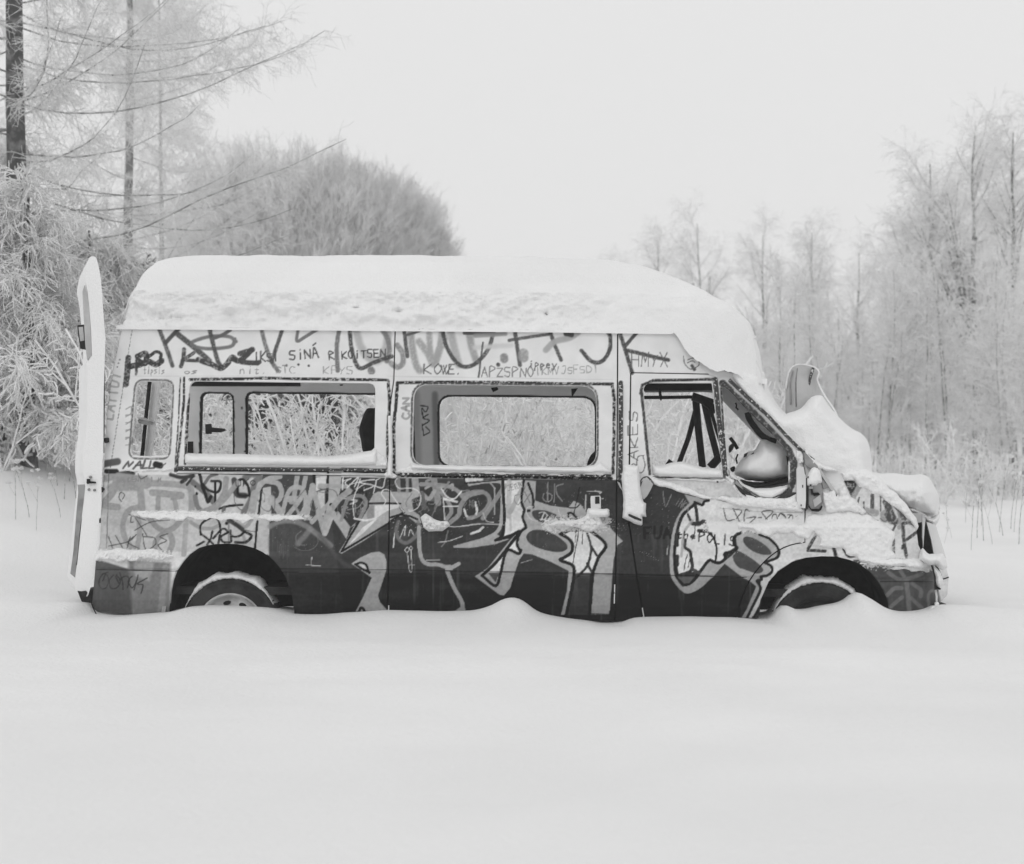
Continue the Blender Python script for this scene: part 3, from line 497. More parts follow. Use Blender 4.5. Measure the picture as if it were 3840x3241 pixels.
def grid_mesh(poly, holes=(), step=3.0):
    poly = np.asarray(poly); x0, y0 = poly.min(0); x1, y1 = poly.max(0)
    nx = max(2, int((x1 - x0) / step) + 2); ny = max(2, int((y1 - y0) / step) + 2)
    X, Y = np.meshgrid(x0 + step * np.arange(nx), y0 + step * np.arange(ny))
    cx = X[:-1, :-1] + step / 2; cy = Y[:-1, :-1] + step / 2
    k = inside(cx, cy, poly)
    for h in holes: k &= ~inside(cx, cy, h)
    kp = np.pad(k, 1)
    idx = np.arange(nx * ny).reshape(ny, nx)
    a, b, c, d = idx[1:, :-1], idx[1:, 1:], idx[:-1, 1:], idx[:-1, :-1]
    F = np.stack([a, b, c, d], -1)[k]
    E = np.concatenate([np.stack([a, b], -1)[k & ~kp[2:, 1:-1]], np.stack([b, c], -1)[k & ~kp[1:-1, 2:]],
                        np.stack([c, d], -1)[k & ~kp[:-2, 1:-1]], np.stack([d, a], -1)[k & ~kp[1:-1, :-2]]])
    used = np.unique(F); remap = np.full(nx * ny, -1); remap[used] = np.arange(len(used))
    F = remap[F]; E = remap[E]; px = X.ravel()[used]; py = Y.ravel()[used]
    bd = np.unique(E); bx, by = px[bd], py[bd]
    best = np.full(len(bd), 1e9); qx = bx.copy(); qy = by.copy()
    for p in [poly] + list(holes):
        dd, ax, ay = seg_near(bx, by, p); m = dd < best; best = np.where(m, dd, best); qx = np.where(m, ax, qx); qy = np.where(m, ay, qy)
    m = best < step * 1.3
    px[bd] = np.where(m, qx, bx); py[bd] = np.where(m, qy, by)
    return px, py, F, E, bd
def panel(name, poly, holes=(), depth=S, thick=.03, mat=None, cv=canvas, step=3.0, parent=None, mirror=False):
    px, py, F, E, bd = grid_mesh(poly, holes, step)
    y = depth(px, py); V = W(px, py, y); th = thick
    if mirror: V[:, 1] = 1.79 - V[:, 1]; th = thick; 
    n = len(V); ring_ = np.full(n, -1); ring_[bd] = n + np.arange(len(bd))
    B = V[bd] + np.array([0, th, 0]); sk = np.stack([E[:, 1], E[:, 0], ring_[E[:, 0]], ring_[E[:, 1]]], 1)
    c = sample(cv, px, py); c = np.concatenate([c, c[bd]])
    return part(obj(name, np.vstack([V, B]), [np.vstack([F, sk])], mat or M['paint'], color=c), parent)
def rough(p, amp=6, n=14, seed=1, closed=True):
    q = []; m = len(p)
    for i in range(m if closed else m - 1):
        a, b = p[i], p[(i + 1) % m]; k = max(1, int(np.linalg.norm(b - a) / n))
        for t in range(k): q.append(a + (b - a) * t / k)
    q = np.array(q); r = np.random.default_rng(seed); j = r.normal(0, amp, q.shape); j = (j + np.roll(j, 1, 0)) / 2
    return q + j
def patch(name, s, T=.03, R=14, amp=4, noise=.6, ns=14, base=S, mat=None, parent=None, P=None, step=4.0, seed=1, ledge=0):
    p = pts(s) if P is None else P
    p = rough(p, amp, 12, seed); px, py, F, E, bd = grid_mesh(p, (), step)
    d, _, _ = seg_near(px, py, p); t = np.clip(d / R, 0, 1); h = T * np.sqrt(t * (2 - t))
    h = h * (1 - noise + 2 * noise * fbm(px / ns, py / ns, seed, 4)) * (.6 + .8 * fbm(px / 60, py / 60, seed + 9, 2))
    y = base(px, py) - h + np.where(d < .5, .006, 0)
    if ledge: y -= ledge * np.clip((py - py.min()) / (np.ptp(py) + 1), 0, 1)
    V = W(px, py, y); n = len(V); rg = np.full(n, -1); rg[bd] = n + np.arange(len(bd))
    B = V[bd] + np.array([0, .02, 0]); sk = np.stack([E[:, 1], E[:, 0], rg[E[:, 0]], rg[E[:, 1]]], 1)
    return part(obj(name, np.vstack([V, B]), [np.vstack([F, sk])], mat or M['crust']), parent)
def blob(name, s, yc, half, R=60, amp=1.5, noise=.1, ns=40, mat=None, parent=None, step=5.0, seed=2, P=None, sm=True, power=.5, top=0):
    p = pts(s) if P is None else P
    if sm: p = smooth(p, 5, True)
    if amp: p = rough(p, amp, 14, seed)
    px, py, F, E, bd = grid_mesh(p, (), step); d, _, _ = seg_near(px, py, p); t = np.clip(d / R, 0, 1); pr = (t * (2 - t)) ** power
    isb = np.zeros(len(px), bool); isb[bd] = True; pr[isb] = 0
    ea = np.concatenate([F[:, [0, 1]], F[:, [1, 2]], F[:, [2, 3]], F[:, [3, 0]]]); cnt_ = np.bincount(ea.ravel(), minlength=len(px)) + 1e-9
    for _ in range(int(R * .35 / step) ** 2 // 2 + 2):
        av = (np.bincount(ea[:, 0], pr[ea[:, 1]], len(px)) + np.bincount(ea[:, 1], pr[ea[:, 0]], len(px))) / cnt_
        pr = np.where(isb, 0, .3 * pr + .7 * av)
    h = half * pr * (1 - noise + 2 * noise * fbm(px / ns, py / ns, seed, 4))
    Vf = W(px, py, yc - h); Vb = W(px, py, yc); Vb[:, 1] += h
    n = len(px); m = np.arange(n) + n; m[bd] = bd
    return part(obj(name, np.vstack([Vf, Vb]), [np.vstack([F, m[F][:, ::-1]])], mat or M['snow']), parent)
def tube(name, P, r, mat, parent=None, k=8, topl=False):
    P = np.asarray(P, float); n = len(P); r = np.broadcast_to(r, n)
    T = np.gradient(P, axis=0); T /= np.linalg.norm(T, axis=1)[:, None]
    ref = np.array([.13, .37, .92]); N = np.cross(T, ref); N /= np.linalg.norm(N, axis=1)[:, None]; B = np.cross(T, N)
    a = np.linspace(0, 2 * np.pi, k, endpoint=False)
    V = P[:, None] + r[:, None, None] * (np.cos(a)[None, :, None] * N[:, None] + np.sin(a)[None, :, None] * B[:, None])
    i = np.arange(n - 1)[:, None] * k; j = np.arange(k)[None]; jn = (j + 1) % k
    F = np.stack([i + j, i + jn, i + k + jn, i + k + j], -1).reshape(-1, 4)
    caps = np.stack([np.arange(k)[::-1], (n - 1) * k + np.arange(k)])
    o = obj(name, V.reshape(-1, 3), [F, caps] if k > 4 else [np.vstack([F, caps])] if k == 4 else [F, caps], mat)
    return o if topl else part(o, parent)

# openings
win1 = rounded([(712, 1430), (1408, 1438), (1403, 1747), (693, 1738)], [26, 30, 34, 20])
win2 = rounded([(1552, 1443), (2236, 1449), (2236, 1751), (1546, 1745)], [56, 58, 58, 54])
win3 = rounded([(514, 1430), (647, 1433), (631, 1717), (488, 1714)], 30)
wind = rounded([(2410, 1437), (2670, 1437), (2714, 1795), (2445, 1782)], [36, 4, 4, 6])
wint = smooth(pts('D 888,782 960,800 1110,965 1300,1150 1440,1300 1452,1400 1450,1590 1420,1650 1320,1705 1200,1690 1060,1600 955,1500 940,1440 905,1000'), 3, True)
rarch = pts('2 -20,1660 0,1400 20,1290 60,1180 130,1080 200,1000 300,930 400,900 500,885 620,880 730,885 830,902 930,932 1010,970 1080,1015 1140,1070 1200,1140 1250,1220 1290,1310 1320,1400 1340,1480 1358,1600 1365,1660')
farch = pts('6 130,1700 190,1640 210,1500 230,1460 300,1300 400,1190 560,1080 710,1035 880,1018 1050,1022 1200,1060 1310,1105')
farch2 = pts('6 1310,1105 1420,1190 1500,1280 1570,1390 1620,1500 1640,1620 1650,1700')
# panels
left = [(457, 1237), (430, 1360), (402, 1535), (390, 1765), (380, 1921), (374, 2040), (360, 2096), (353, 2180), (345, 2275), (350, 2292)]
rear_poly = np.array(left + [(630, 2318)] + rarch[:].tolist() + [(1450, 2318), (1453, 2200), (1459, 1790), (1460, 1520), (1474, 1425), (1479, 1240)])
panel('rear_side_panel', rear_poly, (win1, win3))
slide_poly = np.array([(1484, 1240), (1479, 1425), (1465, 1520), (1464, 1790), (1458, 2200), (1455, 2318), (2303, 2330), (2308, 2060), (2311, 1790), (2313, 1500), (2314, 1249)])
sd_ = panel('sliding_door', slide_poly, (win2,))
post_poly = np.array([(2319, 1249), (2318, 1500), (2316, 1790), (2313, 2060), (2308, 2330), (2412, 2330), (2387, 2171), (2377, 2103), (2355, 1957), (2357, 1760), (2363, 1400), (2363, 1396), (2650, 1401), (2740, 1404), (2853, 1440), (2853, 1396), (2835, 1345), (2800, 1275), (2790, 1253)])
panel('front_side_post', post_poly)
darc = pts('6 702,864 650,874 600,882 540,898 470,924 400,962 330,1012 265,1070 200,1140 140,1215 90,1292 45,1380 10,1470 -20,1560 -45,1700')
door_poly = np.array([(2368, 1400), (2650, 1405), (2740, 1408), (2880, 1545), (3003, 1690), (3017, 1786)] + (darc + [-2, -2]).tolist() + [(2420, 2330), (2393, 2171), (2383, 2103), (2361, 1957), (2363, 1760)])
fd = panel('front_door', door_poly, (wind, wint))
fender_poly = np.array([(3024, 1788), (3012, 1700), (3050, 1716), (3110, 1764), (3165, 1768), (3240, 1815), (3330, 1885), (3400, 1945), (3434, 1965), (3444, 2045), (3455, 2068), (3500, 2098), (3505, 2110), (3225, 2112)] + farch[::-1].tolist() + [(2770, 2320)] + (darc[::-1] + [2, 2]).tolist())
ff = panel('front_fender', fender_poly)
bump_poly = np.array([(3226, 2116), (3505, 2113), (3548, 2128), (3557, 2165), (3553, 2230), (3530, 2256), (3508, 2270), (3495, 2330), (3345, 2330)] + farch2[::-1].tolist())
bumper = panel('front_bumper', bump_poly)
# front end: bumper and grille wrapped across the width
def section(name, pl, mat, y0=.36, y1=1.43, bulge=.10, parent=None):
    p = pts(pl); k = 12; ys = np.linspace(y0, y1, k); V = []
    for y in ys:
        w = W(p[:, 0], p[:, 1], .35); w[:, 1] = y; w[:, 0] += bulge * (1 - ((y - .9) / .55) ** 2); V.append(w)
    V = np.array(V); n = len(p); i = np.arange(k - 1)[:, None] * n; j = np.arange(n)[None]; jn = (j + 1) % n
    F = np.stack([i + j, i + n + j, i + n + jn, i + jn], -1).reshape(-1, 4)
    return part(obj(name, V.reshape(-1, 3), [F, np.arange(n)[None], ((k - 1) * n + np.arange(n))[None, ::-1]], mat), parent)
section('bumper_bar', 'S 3440,2110 3540,2128 3548,2165 3543,2230 3520,2256 3440,2262', M['grey'], parent=None)
section('grille_panel', 'S 3430,1962 3478,1962 3500,2000 3530,2090 3538,2112 3440,2110', M['grey'])
# frames of the two missing headlights: pale bucket edges with dark holes
hl = part(obj('headlight_bucket', *(lambda a: (np.vstack([a, a + [-.08, .05, 0]]), [np.array([[i, (i + 1) % 10, (i + 1) % 10 + 10, i + 10] for i in range(10)]), (10 + np.arange(10))[None]]))(
    W(*pts('7 582,640 610,680 640,800 655,910 700,975 775,990 760,900 735,780 700,660 650,600').T, .22)), M['black']))
slab('7 640,560 668,550 680,610 668,700 662,800 655,925 645,800 648,680', .10, .02, 'headlight_frame', M['steel'], hl)
slab('7 515,545 640,548 662,560 640,640 600,650 575,625', .16, .05, 'headlight_bracket', M['silver'])
slab('7 690,640 795,675 830,800 880,950 905,1040 820,1010 770,990 745,850', .2, .04, 'front_panel', M['white'])
# dark volume of the body behind the gaps: sills, floor, wheel boxes
def boxw(name, x0, x1, y0, y1, z0, z1, mat, parent=None):
    V = np.array([(x, y, z) for x in (x0, x1) for y in (y0, y1) for z in (z0, z1)])
    return part(obj(name, V, [np.array([[0, 1, 3, 2], [4, 6, 7, 5], [0, 4, 5, 1], [2, 3, 7, 6], [0, 2, 6, 4], [1, 5, 7, 3]])], mat, smooth_=False), parent)
x_ = lambda px, y=0: float(W(px, 1700, y)[0])
z_ = lambda py, y=0: float(CAMZ + (CY - py) / FPX * (CAMD + y))
boxw('floor', x_(400), x_(3200), .08, 1.7, z_(2240), z_(2210), M['dark'])
boxw('floor_bounce_slab', x_(420), x_(2900), .56, 1.66, z_(2209), z_(2195), M['snow'])  # unseen white slab, added to bounce light into the dim interior
boxw('side_bounce_board', x_(1230), x_(2330), .11, .125, z_(2200), z_(1800), M['white']); boxw('side_bounce_board', x_(430), x_(1215), .11, .125, z_(2030), z_(1800), M['white'])  # unseen pale boards behind the near panels, added to brighten the far wall
boxw('bulkhead_rear', x_(1200), x_(2850), .30, .34, -.4, z_(2235), M['black'])
def archbox(name, P, y0=.02, y1=.5, back=.5):
    a = W(P[:, 0], P[:, 1], -.02); n = len(a); a[:, 1] = y0 - .03; b = a.copy(); b[:, 1] = y1
    i = np.arange(n - 1); F = np.stack([i, i + 1, i + 1 + n, i + n], 1)
    part(obj(name, np.vstack([a, b]), [F, (n + np.arange(n))[None]], M['black']))
archbox('rear_wheel_arch', rarch); archbox('front_wheel_arch', np.vstack([farch, farch2[1:]]))
# rail over the seam
gut = np.array([(452, 1226), (1000, 1229), (1500, 1233), (2000, 1237), (2546, 1245), (2546, 1256), (2000, 1248), (1500, 1243), (1000, 1240), (452, 1237)])
panel('roof_rail', gut, depth=lambda a, b: S(a, b) - .014, thick=.03, step=3)
# door gaps stay dark: a skin 3 cm behind the panels
for nm, P in (('door_gap_seal', [(1474, 1240), (1468, 2318)]),):
    pass
def strip(name, s, w, depth_off, th, mat, parent=None):
    p = smooth(pts(s), 4) if len(pts(s)) > 2 else pts(s); d = np.gradient(p, axis=0); d /= np.linalg.norm(d, axis=1)[:, None]; nrm = np.stack([-d[:, 1], d[:, 0]], 1)
    A = p + nrm * w / 2; B = p - nrm * w / 2; n = len(p); o = []
    for q, off in ((A, 0), (B, 0), (B, th), (A, th)):
        y = S(q[:, 0], q[:, 1]) + depth_off; v = W(q[:, 0], q[:, 1], y); v[:, 1] += off; o.append(v)
    V = np.stack(o, 1).reshape(-1, 3); i = np.arange(n - 1)[:, None] * 4; j = np.arange(4)[None]; jn = (j + 1) % 4
    F = np.stack([i + j, i + jn, i + 4 + jn, i + 4 + j], -1).reshape(-1, 4)
    return part(obj(name, V, [np.vstack([F, [[3, 2, 1, 0]], [[4 * n - 4, 4 * n - 3, 4 * n - 2, 4 * n - 1]]])], mat, smooth_=False), parent)
strip('door_seal', 'S 1482,1240 1477,1425 1463,1520 1461,1790 1455,2200 1453,2318', 14, .022, .02, M['black'])
strip('door_seal', 'S 2317,1250 2315,1500 2313,1790 2310,2060 2305,2330', 14, .022, .02, M['black'])
strip('door_seal', 'S 2366,1400 2360,1760 2358,1957 2380,2103 2390,2171 2416,2330', 12, .022, .02, M['black'])
strip('door_seal', 'S 2366,1400 2740,1406', 10, .022, .02, M['black'])
strip('door_seal', '6 712,40 712,500 710,860 600,880 470,922 330,1010 200,1140 90,1290 10,1470 -50,1700', 12, .022, .02, M['black'])
for s, w in [('S 668,1757 1452,1764', 9), ('S 1500,1778 2292,1785', 9)]: strip('window_channel', s, w, -.012, .02, M['frostdark'])
strip('window_bead', 'S 662,1772 1100,1777 1456,1782', 5, -.016, .02, M['steel'])
strip('window_divider', 'D 845,712 880,1100 932,1520', 15, -.014, .04, M['frostdark'], fd)
strip('window_divider', 'D 893,782 912,1100 940,1480', 5, -.01, .03, M['frostdark'], fd)
strip('side_rubber', 'S 2328,1440 2328,1600 2326,1790', 15, -.012, .02, M['frostdark'])
strip('pillar_trim', 'D 960,712 1100,845 1280,1010 1420,1160 1560,1300 1660,1380', 9, -.03, .04, M['frostdark'])
# door handle recess
hd = slab('4 1340,355 1440,350 1450,370 1450,492 1340,492 1335,380', -.012, .03, 'door_handle', M['white'], sd_)
slab('4 1387,362 1434,360 1436,438 1387,440', -.016, .01, 'handle_hollow', M['dark'], hd)
# lower front-door shutline beads showing pale primer
for s in ['4 1603,1330 1598,1540', '5 378,1470 395,1570', '3 757,1560 757,1620']:
    strip('bare_edge', s, 4, -.004, .008, M['white'])

# ---- far wall, seen from inside through the openings
farx = 2200
fc = lambda p: np.array([((x - farx * (1 - .8346)) / .8346, (y - CY) / .8346 + CY) for x, y in p])
for P in (win1, win2, win3): ring(P, 17, 26, inner)
for P in (win1, win2): ring(P, 30, 120, inner) if False else None
fill('', 150, 8, P=fc([(745, 1425), (1155, 1425), (1155, 1456), (745, 1456)]), cv=inner); fill('', 30, 2, P=fc([(752, 1434), (1154, 1436), (1154, 1457), (752, 1456)]), cv=inner)
for c in [(935, 1535), (937, 1694)]:
    q = fc([c])[0]; stroke('', 10, 60, 1, 3, P=np.array([q, q + .2]), cv=inner)
bx = lambda s: fc(pts(s))
stroke('', 40, 175, .6, 26, P=bx('B 1480,850 1480,1420'), cv=inner, line=True); stroke('', 16, 28, 1, 3, P=bx('B 1448,880 1452,1390'), cv=inner, line=True); stroke('', 26, 130, .7, 16, P=bx('B 1640,850 1640,1420'), cv=inner, line=True)
for s in ['B 1520,940 1580,950 1560,990 1530,960 1540,1040', 'B 1580,1010 1540,1040 1590,1060 1530,1100', 'B 1560,1110 1590,1150 1540,1180', 'B 1530,1090 1540,1180']: stroke('', 5, 60, 1, 2, P=bx(s), cv=inner)
stroke('', 10, 70, 1, 2, P=bx('A 1165,1550 1165,1630'), cv=inner, line=True)
far_poly = np.array([(436, 1300), (402, 1765), (395, 2100), (350, 2240), (2700, 2260), (2720, 2000), (2720, 1790), (2440, 1785), (2395, 1440), (2420, 1405), (2700, 1405), (2700, 1290)])
def SM(px, py): return np.interp(py, [1300, 1420, 1770, 1800, 2300], [.15, .11, .04, 0, .0]) + .004
fw = panel('far_side_wall', far_poly, (win1, win2, win3), depth=SM, thick=.04, mat=M['inner'], cv=inner, step=4, mirror=True)
def fslab(s, y, th, name, mat, parent=None): return slab(s, y, th, name, mat, parent)
slab('A 1255,1525 1300,1520 1305,1550 1410,1560 1425,1575 1380,1592 1305,1590 1300,1605 1258,1605', 1.66, .03, 'window_latch', M['dark'])
lt = slab('A 697,1490 740,1470 820,1505 822,1525 760,1530 705,1515', .5, .05, 'door_latch', M['steel'])
blob('latch_snow', 'A 700,1480 730,1466 790,1485 825,1508 740,1496', .52, .03, R=6, amp=0, step=2)
slab('C 530,782 585,775 592,798 548,818', 1.55, .01, 'torn_lining', M['black']); slab('C 1195,790 1250,785 1200,862', 1.5, .01, 'torn_lining', M['black'])
slab('B 820,755 850,752 848,762 830,766', 1.6, .01, 'torn_lining', M['black'])
# roof box and ceiling
roof_in = boxw('ceiling', x_(440), x_(2850), .2, 1.6, z_(1262), z_(1252), M['white'])
boxw('roof_header', x_(2410), x_(2800), 1.52, 1.62, z_(1420), z_(1262), M['inner'])
# rear opening: pillar, rubber
def bar(name, s, y0, y1, r, mat, parent=None):
    p = pts(s); return tube(name, np.array([W(p[i, 0], p[i, 1], y0 + (y1 - y0) * i / (len(p) - 1)) for i in range(len(p))]), r, mat, parent, 6)
bar('rear_opening_seal', 'S 562,1428 550,1540 532,1720', 1.8, 1.8, .016, M['black'])
slab('S 572,1420 596,1420 560,1735 540,1735', 1.84, .06, 'far_rear_pillar', M['white'])
slab('S 716,1425 733,1425 722,1740 700,1740', 1.72, .05, 'rear_opening_seal', M['black'])
# frames beyond the front door opening
for s, w, y in [('D 680,865 700,1100 738,1440', .030, 1.62), ('D 678,980 620,1200 545,1400', .021, 1.66), ('D 752,905 800,1120 862,1360', .026, 1.5), ('D 805,965 850,1120 885,1230', .014, 1.4), ('D 250,862 450,862 660,858', .013, 1.6),
                ('D 655,855 740,885 800,930 845,985', .03, 1.45), ('D 800,1440 880,1355', .03, 1.2), ('D 655,840 830,900', .02, 1.5)]: bar('far_door_frame', s, y, y, w, M['dark'])
slab('D 432,1415 462,1370 500,1400 470,1402', 1.3, .04, 'far_seat_bracket', M['black'])
fslab('S 2395,1420 2700,1428 2700,1475 2640,1470 2420,1472', 1.62, .04, 'far_door_header', M['silver'])
hang = slab('D 372,785 392,785 405,870 395,890 380,870', 1.2, .02, 'hanging_trim', M['black'])
# steering wheel, seats
cw = np.linspace(-.2, 1.5, 16); wc = W(2935, 1505, .55)
sw = W(*smooth(pts('D 1108,985 1125,1040 1165,1100 1215,1165 1275,1205 1345,1228'), 4).T, .55)
stw = tube('steering_wheel', sw, .021, M['dark'])
blob('seat_back', 'B 1045,960 1100,950 1160,960 1180,1100 1170,1290 1030,1320 1000,1220 985,1130 1005,1050', .75, .07, R=22, amp=0, mat=M['black'], step=4, noise=.1)
blob('seat_back', 'C 1400,1290 1430,1290 1440,1440 1330,1430 1350,1350 1385,1310', .8, .05, R=16, amp=0, mat=M['black'], step=4)
# windscreen, dashboard with blown-in snow
wl = W(*pts('S 2742,1408 3008,1686 3100,1762').T, .14); wr = wl.copy(); wl[:, 1] = .17; wr[:, 1] = 1.6
off = np.array([.012, 0, -.02])
Vw = np.vstack([wl, wr, wl + off, wr + off]); n = 3
part(obj('windscreen', Vw, [np.array([[0, 1, 4, 3], [1, 2, 5, 4], [6, 9, 10, 7], [7, 10, 11, 8], [0, 3, 9, 6], [2, 8, 11, 5], [0, 6, 7, 1], [1, 7, 8, 2], [3, 4, 10, 9], [4, 5, 11, 10]])], M['glass']))
blob('dashboard', 'D 1050,1540 1120,1555 1240,1560 1450,1515 1452,1580 1200,1625 1080,1600', .6, .35, R=12, amp=0, mat=M['dark'], step=4, power=.4)
blob('dashboard_snow', 'D 1000,1480 1060,1370 1120,1310 1165,1300 1230,1210 1330,1240 1440,1300 1470,1500 1400,1540 1270,1560 1150,1550 1060,1530', .50, .34, R=50, amp=1, step=4, noise=.03)
for s in ['D 1085,1330 1115,1315 1100,1350 1080,1360', 'D 1130,1340 1165,1315 1145,1370 1120,1380', 'D 1050,1440 1070,1420 1060,1480 1045,1490', 'D 1390,1350 1420,1340 1455,1355 1450,1420 1415,1405']: slab(s, .3, .03, 'dash_vent', M['dark'])
bar('column_stalk', 'D 965,1195 1000,1240 1028,1288', .5, .5, .012, M['black']); blob('steering_cowl', 'D 955,1270 985,1240 1000,1250 990,1290 958,1322', .5, .05, R=10, amp=0, mat=M['dark'], step=3)
bar('loose_cable', 'D 1030,1330 1015,1370 1025,1410', .5, .5, .006, M['black']); bar('loose_cable', 'D 1010,905 1020,925 1015,945 1035,965', .4, .4, .006, M['black'])
blob('seat_back', 'D 965,1450 1000,1430 1010,1460 985,1480', .6, .05, R=10, amp=0, mat=M['black'], step=3)

# ---- wheels
def wheel(cx, cy, y, rim=True):
    c = W(cx, cy, y); R = .318; t = empty_p = bpy.data.objects.new('wheel', None); col.objects.link(t); t.location = (0, 0, 0); part(t)
    def lathe(name, prof, mat, k=72):
        a = np.linspace(0, 2 * np.pi, k, endpoint=False); V = np.array([[c[0] + r * np.cos(q), y + d, c[2] + r * np.sin(q)] for r, d in prof for q in a])
        m = len(prof); i = np.arange(m - 1)[:, None] * k; j = np.arange(k)[None]; jn = (j + 1) % k
        F = np.stack([i + j, i + k + j, i + k + jn, i + jn], -1).reshape(-1, 4)
        return part(obj(name, V, [F], mat), t)
    lathe('tyre', [(.215, .03), (.222, .0), (.232, -.006), (.238, -.004), (.265, -.016), (.285, -.014), (.29, -.019), (.30, -.012), (.312, .01), (.318, .03), (.312, .033), (.312, .045), (.319, .048), (.319, .11), (.312, .113), (.312, .123), (.319, .127), (.318, .17), (.3, .21), (.22, .2)], M['tyre'])
    lathe('rim', [(.222, .005), (.214, .002), (.207, .012), (.20, .04), (.185, .055), (.165, .05), (.15, .03), (.13, .012), (.09, .0), (.07, .005), (.065, .03), (.0, .03)], M['steel'] if rim else M['dark'])
    if rim:
        for q in np.radians([25, 62, 100, 138, 170]):
            h = []
            for b in np.linspace(0, 2 * np.pi, 10, endpoint=False):
                r = .158 + .013 * np.sin(b); qq = q + .15 * np.cos(b); h.append([c[0] + r * np.cos(qq), y + .018, c[2] + r * np.sin(qq)])
            quads_box(np.array(h), np.array(h) + [0, .03, 0], 'rim_hole', M['black'], t)
    # lugs of the tread catch the light at the shoulder
    V = []; F = []
    for i, q in enumerate(np.linspace(0, 2 * np.pi, 90, endpoint=False)):
        for r, dy in ((.306, .0), (.322, .012), (.324, .05), (.306, .05)):
            for s in (-.011, .011): V.append([c[0] + r * np.cos(q + s), y + dy, c[2] + r * np.sin(q + s)])
        b = i * 8; F += [[b, b + 1, b + 3, b + 2], [b + 2, b + 3, b + 5, b + 4], [b + 4, b + 5, b + 7, b + 6], [b, b + 2, b + 4, b + 6], [b + 1, b + 7, b + 5, b + 3]]
    part(obj('tread', V, [np.array(F)], M['tyre'], smooth_=False), t)
    # snow lying on the tread
    qs = np.radians(np.linspace(28, 158, 90)); V = []; m = 12
    for q in qs:
        e = max(.12, min(1, 1.6 * math.sin((q - qs[0]) / (qs[-1] - qs[0]) * math.pi)))
        th = (.016 + .02 * math.sin(q) ** 2) * e * (.45 + .95 * vnoise(q * 5 + cx * .01, 3.3, 6))
        for b in np.linspace(0, 2 * np.pi, m, endpoint=False):
            n_ = .75 + .5 * vnoise(q * 30, b * 2.2, 4); r = .318 + th * .35 + th * n_ * np.sin(b) * .8; d = .085 + (.098 + .02 * (n_ - 1)) * np.cos(b)
            V.append([c[0] + r * np.cos(q), y + d, c[2] + r * np.sin(q)])
    V = np.array(V); n = len(qs); i = np.arange(n - 1)[:, None] * m; j = np.arange(m)[None]; jn = (j + 1) % m
    part(obj('tyre_snow', V, [np.stack([i + j, i + jn, i + m + jn, i + m + j], -1).reshape(-1, 4)], M['crust']), t)
    return t
wheel(863, 2353, .06); wheel(3076, 2372, .08, rim=False)
slab('6 120,1690 140,1560 180,1468 232,1462 215,1560 190,1700', .0, .1, 'mud_flap', M['dark']); slab('1 935,1630 960,1400 990,1280 1055,1270 1020,1340 990,1500 975,1632', -.01, .08, 'mud_flap', M['grey'])

# ---- rear door left ajar, seen edge on
EDG = 'A 320,137 345,140 362,168 385,270 400,400 415,620 430,820 425,1000 416,1300 414,1764 1 338,60 335,190 325,400 320,620 300,720 296,900 265,1060 262,1160 235,1300 205,1400 180,1460 125,1405 60,1390 60,1290 80,1130 130,650 165,340 140,200 145,0 A 282,1500 280,1000 320,960 298,560 275,380 262,300 290,160'
e0 = smooth(pts(EDG), 2, True); a = W(e0[:, 0], e0[:, 1], .0); b = a + np.array([-.345, .8, 0])
rd = quads_box(a, b, 'rear_door', M['snow'])
pane = W(*pts('A 268,372 300,520 320,860 322,958 292,1000 275,860 258,560 252,420').T, .0) ; pa = pane + np.array([-.02, .04, 0])
quads_box(pane + np.array([-.004, .0, 0]), pane + np.array([-.02, .03, 0]), 'door_glass', M['silver'], rd)
hb = slab('A 197,712 205,703 262,700 268,715 268,780 275,900 268,908 222,900 216,850 205,790', .1, .05, 'door_lamp', M['dark'], rd)
slab('A 208,722 245,718 255,832 222,838', .095, .01, 'lamp_lens', M['silver'], hb)
slab('1 85,320 165,318 165,345 150,560 128,650 90,1000 62,1270 10,1225 40,1000 68,650 90,400', .03, .3, 'door_step_trim', M['grey'], rd)
slab('1 128,650 118,720 95,960 70,1140 88,1000 110,760', .0, .02, 'trim_gap', M['black'], rd)
hn = slab('1 176,262 200,262 205,285 260,292 262,306 205,308 178,312', -.02, .03, 'door_hinge', M['black'], rd)
for x, y in [(217, 242), (201, 370), (258, 376), (190, 296)]:
    q = pts('1 %d,%d' % (x, y))[0]; c = W(q[0], q[1], -.004); tube('hinge_bolt', [c + [0, .01, 0], c - [0, .006, 0]], .009, M['grey'], hn, 8)
slab('1 120,1405 165,1400 180,1420 165,1460 130,1455', -.01, .05, 'lower_hinge', M['dark'], rd); slab('A 418,1640 440,1635 442,1670 425,1680', .02, .05, 'door_catch', M['dark'])
slab('1 325,345 352,362 328,400', .0, .04, 'door_catch', M['dark']); slab('1 303,660 328,690 322,712 303,708', .0, .04, 'door_catch', M['dark'])
bar('loose_wire', '1 200,1440 235,1560 275,1640', .0, -.03, .004, M['dark']); slab('1 82,1400 200,1395 230,1560 215,1600 150,1545 120,1500', .12, .3, 'tow_step', M['dark'])
bar('drain_wire', 'A 414,1000 420,1400 412,1760', .01, .01, .004, M['dark'])
strip('corner_seam', 'A 416,1010 418,1300 414,1764', 3, .0, .01, M['dark'])

